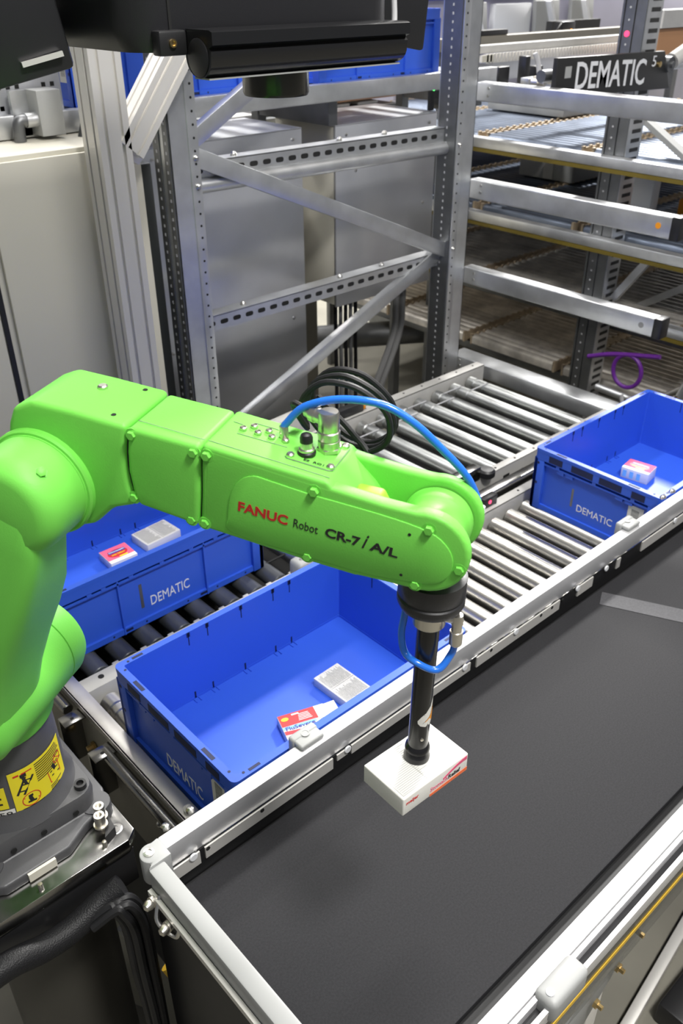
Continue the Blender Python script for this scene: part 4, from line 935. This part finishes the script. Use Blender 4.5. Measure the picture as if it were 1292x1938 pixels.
# cables below the right enclosure
for k in range(5):
    x = 1.775+.028*k
    c = MB().tube([(x, 1.72, .955), (x, 1.72, .80), (x+.004, 1.72, .6), (x+.002, 1.72, .30), (x, 1.72, .01)], .008, n=8)
    tag(c.build('cable', CABLE if k % 2 == 0 else CABLEG, loc=(x, 1.72, 0)), ['first black cable from the left', 'first grey cable from the left', 'middle black cable', 'second grey cable from the left', 'rightmost black cable'][k]+' in the row under the right enclosure', 'cable', 'cables under the right enclosure')
for k in range(2):
    x = 2.15+.04*k
    c = MB().tube([(x, 1.74, .955), (x, 1.74, .84), (x-.04, 1.72, .70), (x-.22, 1.70, .38), (x-.32, 1.68, .02)], .015, n=10)
    tag(c.build('conduit', CABLEG, loc=(x-.32, 1.68, 0)), ['left one of two thick grey conduits slanting down from the right enclosure', 'right one of two thick grey conduits slanting down from the right enclosure'][k], 'conduit', 'conduits under the right enclosure')
t = MB().lathe([(.07, 0), (.07, 1.5)], (2.35, 2.9, .30), (.85, -.52, 0), 24); tag(t.build('duct_pipe', GALVD, loc=(2.9, 2.5, .23)), 'grey horizontal pipe low behind the rack frame', 'pipe')

# ================================================================== UPPER CONVEYOR WITH TOTES
uc = thing('upper_conveyor', (1.5, 1.8, 1.70), 'raised conveyor track behind the rack frame carrying blue totes', 'conveyor')
for y in (1.56, 2.02):
    B = MB(); B.box((.2, y, 1.715), (2.5, y+.035, 1.772), bev=.003); B.build('side_rail', GALV, uc)
x = .3
while x < 2.5:
    roller(uc, x, 1.597, 2.018, 1.747, .02, ROLL); x += .11
for x in (.85, 1.66, 2.45):
    MB().box((x, 1.62, 1.63), (x+.04, 2.02, 1.715)).build('cross_member', GALVD, uc)
    MB().box((x, 2.03, 0), (x+.04, 2.07, 1.72)).build('leg', GALVD, uc)
base_t = make_tote(.6, .4, .21, 'storage_tote', 'blue tote on the raised track behind the top of the aluminium post', 'blue totes on the raised track', None, None, sticker=True)
base_t.location = (.70, 1.60, 1.768)
c = copy_tree(base_t); c.location = (1.60, 1.60, 1.768); c['label'] = 'blue tote on the raised track right of the camera lens'
c = copy_tree(base_t); c.location = (.70, 1.602, 1.979); c['label'] = 'blue tote stacked on the raised tote behind the aluminium post'
t = MB().bar((.64, 1.86, 1.74), (.86, 1.80, 2.05), .05, .05, up=(0, 1, 0)); 
tag(MB().tube([(.66, 1.50, 1.70), (.69, 1.50, 1.78), (.76, 1.50, 1.95)], .018, n=12, sub=1).build('slant_pipe', GALVD, loc=(.66, 1.5, 1.712)), 'dark slanted pipe leaning by the beige cabinet, left of the aluminium post', 'pipe')
t.bm.free()
t = thing('tray_conveyor', (2.0, 2.35, 1.55), 'flat slatted tray behind the right enclosure', 'tray')
for k in range(5): MB().box((1.62+.17*k, 2.15, 1.60), (1.74+.17*k, 2.5, 1.612), bev=.002).build('slat', WHITEP, t)
MB().box((1.55, 2.1, 1.56), (2.5, 2.54, 1.598)).build('tray_frame', GALVD, t)
t = MB().box((2.15, 2.14, 1.62), (2.66, 2.30, 1.72), bev=.003); tag(t.build('card_box', CARD, loc=(2.4, 2.2, 1.62)), 'flat brown cardboard box behind the right enclosure', 'box')
t = thing('amber_sensor', (2.36, 1.72, 1.62), 'small black sensor with amber and green lights by the right upright', 'sensor')
MB().box((2.33, 1.70, 1.62), (2.39, 1.76, 1.69), bev=.005).build('body', BLACK, t); MB().lathe([(.010, 0), (.010, .003), (.0005, .004)], (2.36, 1.70, 1.665), (0, -1, 0), 12).build('amber_light', LEDO, t); MB().lathe([(.008, 0), (.008, .003), (.0005, .004)], (2.285, 1.70, 1.70), (0, -1, 0), 12).build('green_light', LEDG, t); MB().box((2.275, 1.703, 1.62), (2.295, 1.72, 1.71)).build('light_stem', BLACK, t)

# ================================================================== REAR RACK (right)
RXX = 2.70
ru = thing('perforated_upright', (RXX+.03, 1.1, 0), 'dark perforated rack upright with a slotted side behind the cross beams', 'upright')
def rear_upright(r, x, y, h=2.6):
    B = MB(); B.box((x, y, 0), (x+.10, y+.085, h)); B.box((x-.004, y+.0, 0), (x+.001, y+.040, h)); B.build('web', GALVD, r)
    B = MB(); B.box((x-.006, y+.045, 0), (x-.001, y+.085, h)); B.box((x-.010, y+.088, 0), (x+.01, y+.096, h)); z = .3
    while z < 2.2: B.cyl((x-.0055, y+.065, z), (x-.0068, y+.065, z), .004, n=8, mi=1); z += .04
    B.build('perforated_flange', [GALVD, GREYC], r)
    B = MB(); B.box((x, y-.003, 0), (x+.10, y+.0, h)); z = .3
    while z < 2.3: B.box((x+.025, y-.0042, z), (x+.085, y-.0028, z+.014), mi=1); z += .034
    B.build('slotted_side', [GALV, INKB], r)
rear_upright(ru, RXX, 1.062)
MB().lathe([(.010, 0), (.010, .003), (.0005, .004)], (RXX-.006, 1.127, 1.895), (-1, 0, 0), 12).build('red_light', LEDR, ru)
def shelf_rail(z, label, x=RXX-.06):
    r = thing('shelf_rail', (x, 1.0, z-.05), label, 'rail', 'yellow edged shelf rails')
    MB().box((x, .10, z-.040), (x+.05, 2.6, z), bev=.004).build('rail', GALV, r); MB().box((x-.001, .10, z-.056), (x+.045, 2.6, z-.041)).build('yellow_strip', YELR, r)
    return r
shelf_rail(1.478, 'upper yellow edged shelf rail on the rear rack'); shelf_rail(1.168, 'middle yellow edged shelf rail on the rear rack'); shelf_rail(.892, 'lowest yellow edged shelf rail, right of the perforated upright')
def lane(y0, y1, z, x0, x1, m, label, rail_m, slope=0.0, pitch=.048, amp=.014):
    r = thing('roller_lane', ((x0+x1)/2, (y0+y1)/2, z-.04), label, 'roller lane', 'roller lanes in the rear rack')
    prof = []; n = int((x1-x0)/pitch)
    for k in range(n*6+1):
        x = x0+(x1-x0)*k/(n*6); prof.append((x, z-slope*(x-x0)+amp*abs(math.sin(PI*k/6))**.6))
    b = bmesh.new(); R = [[b.verts.new((x, y, zz)) for y in (y0+.012, y1-.012)] for x, zz in prof]; Bt = [[b.verts.new((x, y, zz-.03)) for y in (y0+.012, y1-.012)] for x, zz in prof[::len(prof)-1]]
    for i in range(len(R)-1): b.faces.new((R[i][0], R[i+1][0], R[i+1][1], R[i][1]))
    b.faces.new((R[0][0], R[0][1], Bt[0][1], Bt[0][0])); b.faces.new((Bt[0][0], Bt[0][1], Bt[1][1], Bt[1][0]))
    mb = MB(); mb.bm.free(); mb.bm = b; bmesh.ops.recalc_face_normals(b, faces=b.faces[:]); mb.build('roller_bed', m, r, ang=60)
    for y in (y0, y1-.010):
        B = MB(); B.prism([(x0, y, z-.035), (x1, y, z-.035-slope*(x1-x0)), (x1, y, z+.012-slope*(x1-x0)), (x0, y, z+.012)], (0, .010, 0))
        k = 0
        while x0+k < x1: B.box((x0+k, y, z+.010-slope*k), (x0+k+.016, y+.010, z+.018-slope*k)); k += .05
        B.build('lane_rail', rail_m, r)
ords = ['nearest the aisle', 'second', 'third', 'fourth', 'fifth', 'sixth']
levels = ((1.455, BEDB, RUST, 'top', 'bluish'), (1.145, BEDB, RUST, 'second', 'bluish'), (.815, BEDD, RUST, 'third', 'dark'), (.50, BEDD, RUST, 'bottom', 'dark'))
for z, m, rm, nm, tone in levels:
    for k in range(5):
        y0 = .20+.56*k
        lane(y0, y0+.52, z, RXX+.11, RXX+1.9, m, '%s roller lane on the %s level of the rear rack, lane %s from the right' % (tone, nm, ['first', 'second', 'third', 'fourth', 'fifth'][k]), rm)
rr = thing('rear_rack_frame', (3.7, 1.55, 0), 'plain steel posts and cross bars holding up the roller lanes of the rear rack', 'rack')
for x in (2.84, 4.52):
    for y in (.10, 2.963): MB().box((x, y, 0), (x+.05, y+.03, 1.60), bev=.003).build('post', GALVD, rr)
    for z in (1.455, 1.145, .815, .50): MB().box((x, .15, z-.075), (x+.04, 2.97, z-.036), bev=.002).build('cross_bar', GALVD, rr)
for z, lab in ((1.095, 'upper ribbed drive strip under the middle shelf rail'), (.80, 'lower ribbed drive strip, right of the perforated upright')):
    B = MB(); B.box((2.80, .15, z-.02), (2.805, 2.6, z+.02)); y = .17
    while y < 2.58: B.box((2.79, y, z-.018), (2.80, y+.022, z+.018), mi=1); y += .045
    tag(B.build('ribbed_strip', [INKB, GALVD], loc=(2.8, 1.3, z)), lab, 'strip', 'ribbed drive strips')
# boxes on the roller lanes
t = MB().box((3.42, 1.86, 1.476), (3.74, 2.34, 1.535), bev=.004); tag(t.build('tray', FITG, loc=(3.58, 2.1, 1.476)), 'flat pale grey tray on the top roller lanes under the top cross beam', 'tray')
t = thing('grey_bin', (3.67, 1.97, 1.165), 'pale grey bin on the second level of roller lanes', 'bin')
MB().box((3.48, 1.80, 1.165), (3.86, 2.14, 1.30), bev=.006).build('bin_body', FITG, t); MB().box((3.475, 1.92, 1.17), (3.48, 1.98, 1.29)).build('strap', WHITEP, t)
t = MB().box((3.0, 1.08, 1.165), (3.06, 1.20, 1.36), bev=.003); tag(t.build('paper_card', PRINTW, loc=(3.03, 1.14, 1.165)), 'white sheet of card standing right of the perforated upright', 'card')
t = MB().box((3.2, .72, 1.165), (3.9, 1.06, 1.25), bev=.01); tag(t.build('orange_machine_cover', ORNG, loc=(3.5, .9, 1.165)), 'orange machine cover beyond the capped beam end', 'machine')
t = MB().bar((2.86, 1.10, 1.60), (2.86, .70, 1.37), .02, .05, up=(1, 0, 0)); tag(t.build('diagonal_strut', FITG, loc=(2.86, .9, 1.37)), 'pale diagonal strut behind the upright, upper right', 'strut')
t = MB().bar((2.78, 1.05, .90), (2.78, .90, 1.12), .03, .03, up=(1, 0, 0)); tag(t.build('diagonal_strut', GALV, loc=(2.78, .98, .9)), 'shiny diagonal strut right of the perforated upright', 'strut')
t = MB().bar((3.0, 1.07, .80), (3.0, .50, 1.18), .05, .03); tag(t.build('diagonal_strut', GALV, loc=(3.0, .8, .8)), 'low pale strut beyond the lowest capped beam', 'strut')
t = MB().box((2.3, -.9, .0), (5.4, .15, .02)); tag(t.build('floor_mat', BROWN, loc=(3.2, -.2, 0)), 'dark brown mat on the floor at the far right', 'mat')
# purple cable, small fittings near the right tote
B = MB(); B.tube([(2.682, 1.07, .655), (2.682, .95, .70), (2.682, .74, .748)], .010, n=8)
B.tube([(2.682, .875+.066*math.cos(t), .645+.072*math.sin(t)) for t in [math.radians(90-i*24) for i in range(31)]], .009, n=8, sub=3)
tag(B.build('purple_cable', PURP, loc=(2.682, .95, .52)), 'coiled purple cable hanging at the perforated upright', 'cable')
t = thing('clamp_tube', (2.5, .55, .55), 'shiny tube clamp fittings behind the right tote', 'fitting')
MB().cyl((2.50, .80, .50), (2.50, .52, .74), .016, n=14).build('tube', CHROME, t); MB().cyl((2.50, .90, .62), (2.50, .30, .60), .016, n=14).build('tube', GALV, t); MB().cyl((2.50, .53, .70), (2.50, .51, .76), .026, n=16).build('clamp_ring', GALV, t)
B = MB()
for k in range(4): B.tube([(2.42, .74-.03*k, .66), (2.42, .70-.03*k, .52), (2.42, .69-.03*k, .40), (2.42, .69-.03*k, .01)], .008, n=8)
tag(B.build('cable_bundle', GREYC, loc=(2.42, .7, 0)), 'pale grey cables hanging down behind the right tote', 'cable')

# ================================================================== FAR TOP RIGHT
sg = thing('sign_bar', (2.43, 1.0, 1.72), 'black conveyor cover bar with large white lettering', 'sign')
sy = 1.035
for_k = 1.0189
def SX(x, z, dy=0): return Vector(((x+.529)*for_k-.529, sy+dy, 2.087-(2.087-z)*for_k))
MB().prism([SX(2.105, 1.735), SX(2.84, 1.712), SX(2.765, 1.842), SX(2.105, 1.853)], (0, .02, 0), bev=.003).build('cover', INKB, sg)
B = MB(); text(B, 'DEMATIC', SX(2.213, 1.752, -.001), (1, 0, -.030), (.0, 0, 1), .440, .086, weight=.012, extr=.001); B.build('lettering', PRINTW, sg)
B = MB(); text(B, '5', SX(2.684, 1.795, -.001), (1, 0, -.03), (.0, 0, 1), .026, .036, weight=.0, extr=.001); B.build('numeral', PRINTW, sg)
MB().box((2.20, sy-.0012, 1.785), (2.235, sy+.001, 1.82)).build('white_square', FITG, sg)
MB().lathe([(.02, 0), (.02, .05)], (2.20, sy+.06, 1.79), (-1, 0, 0), 18).build('end_wheel', GALVD, sg)
MB().lathe([(.010, 0), (.010, .01), (.0005, .012)], (2.79, sy, 1.795), (0, -1, 0), 12).build('bolt', BRASS, sg)
MB().lathe([(.028, 0), (.028, .03), (.012, .03), (.012, .04)], (2.87, sy+.02, 1.79), (0, -1, 0), 18).build('end_wheel', GALVD, sg)
tk = thing('far_conveyor', (3.2, 1.9, 1.7), 'busy silver conveyor track behind the black sign bar', 'conveyor')
MB().box((2.56, 1.72, 1.805), (4.9, 1.76, 1.835), bev=.003).build('rail', WHITEP, tk); MB().box((2.56, 1.45, 1.70), (4.9, 1.49, 1.735), bev=.003).build('rail', GALV, tk)
B = MB()
for k in range(70): B.box((2.60+.022*k, 1.70, 1.77), (2.612+.022*k, 1.719, 1.804))
B.build('chain_guide', ALU, tk)
MB().box((2.57, 1.70, 1.775), (2.64, 1.716, 1.80)).build('cream_tag', BEIGE, tk)
MB().box((2.56, 1.72, 1.70), (4.9, 1.725, 1.77)).build('side_plate', GALVS, tk)
for x in (2.62, 2.9, 3.25): MB().box((x, 1.46, 1.69), (x+.05, 1.74, 1.70), bev=.002).build('cross_member', FITG, tk)
for x, z in ((2.53, 1.725), (2.63, 1.735)): MB().lathe([(.024, 0), (.024, .03), (.010, .03), (.010, .05)], (x, 1.40, z), (0, -1, 0), 18).build('guide_wheel', CHROME, tk)
MB().box((2.56, 1.60, 1.70), (2.63, 1.64, 1.765), bev=.004).build('motor', BLACK, tk); MB().box((2.68, 1.56, 1.70), (2.71, 1.60, 1.80), bev=.004).build('motor', BLACK, tk); MB().box((2.75, 1.56, 1.70), (2.80, 1.60, 1.76), bev=.004).build('motor', BLACK, tk)
MB().tube([(2.72, 1.55, 1.81), (2.735, 1.54, 1.77), (2.74, 1.53, 1.72), (2.75, 1.52, 1.70)], .010, n=8).build('hose', GREYC, tk)
for x in (2.59, 4.6): MB().box((x, 1.80, 0), (x+.05, 1.85, 1.80), bev=.003).build('leg', GALVD, tk)
t = thing('olive_rail', (4, 2.3, 0), 'long olive rail behind the silver track at the top right', 'rail')
MB().box((2.9, 2.28, 1.765), (5.4, 2.34, 1.82), bev=.004).build('rail', BEIGED, t)
for x in (3.0, 5.2): MB().box((x, 2.29, 0), (x+.05, 2.33, 1.766)).build('leg', GALVD, t)
mc = thing('sorter_machine', (4.7, 3.1, 0), 'pale grey machine with lilac panel at the very top right', 'machine')
MB().box((3.4, 3.02, .9), (7.0, 3.3, 1.97), bev=.01).build('panel', LILAC, mc); MB().box((4.20, 2.97, 1.74), (4.56, 3.02, 1.93), bev=.01).build('white_cover', PRINTW, mc); MB().box((3.5, 3.0, 0), (6.9, 3.3, .9)).build('plinth', GALVD, mc); MB().box((3.4, 2.98, 1.955), (6.2, 3.02, 1.995)).build('purple_trim', NAVY, mc)
for k, (x, lab) in enumerate(((3.86, 'white angled bracket nearest the right rack upright'), (4.58, 'middle white angled bracket at the top right'), (4.96, 'white angled bracket just left of the perforated upright top'))):
    r = thing('white_bracket', (x, 2.9, 1.72), lab, 'bracket', 'white angled brackets'); B = MB(); B.prism([(x, 2.94, 1.70), (x+.26, 2.94, 1.70), (x+.22, 2.94, 1.94), (x-.02, 2.94, 1.94)], (0, .03, 0), bev=.003); B.build('plate', FITG, r)
    MB().bar((x+.20, 2.93, 1.71), (x+.08, 2.93, 1.94), .02, .06, up=(0, 1, 0)).build('rib', PRINTW, r)
t = MB().box((3.20, 2.285, 1.821), (3.47, 2.335, 1.846), bev=.004); tag(t.build('black_tray', BLACK, loc=(3.3, 2.3, 1.821)), 'small black tray on the olive rail by the right upright', 'tray')
t = thing('camera_module', (4.4, 2.4, 1.72), 'dark camera module with amber lights above the sign bar', 'camera')
MB().box((4.30, 2.62, 1.70), (4.80, 2.66, 1.845)).build('back_plate', INKB, t); MB().box((4.02, 2.345, 1.74), (4.14, 2.40, 1.86), bev=.008).build('module', BLACK, t); MB().lathe([(.016, 0), (.016, .004), (.0005, .005)], (4.06, 2.344, 1.80), (0, -1, 0), 12).build('amber_light', LEDO, t); MB().lathe([(.012, 0), (.012, .004), (.0005, .005)], (4.10, 2.344, 1.81), (0, -1, 0), 12).build('amber_light', LEDO, t); MB().tube([(4.04, 2.36, 1.86), (3.98, 2.35, 1.82), (3.92, 2.34, 1.74)], .006, n=8).build('lead', CABLE, t)
t = MB().box((3.50, 1.46, 1.765), (4.6, 1.50, 1.87)); tag(t.build('tan_board', WOOD, loc=(4, 1.48, 1.765)), 'tan board at the upper right edge behind the perforated upright', 'board')
t = MB().box((3.48, 1.44, 1.875), (4.6, 1.52, 1.945)); tag(t.build('white_ledge', WHITEP, loc=(4, 1.48, 1.875)), 'white ledge above the tan board at the upper right edge', 'ledge')
t = MB().cyl((2.90, 1.04, 1.80), (3.25, .94, 1.98), .03, n=16); tag(t.build('white_tube', WHITEP, loc=(3.0, 1.0, 1.8)), 'white slanted tube at the right end of the sign bar', 'tube')
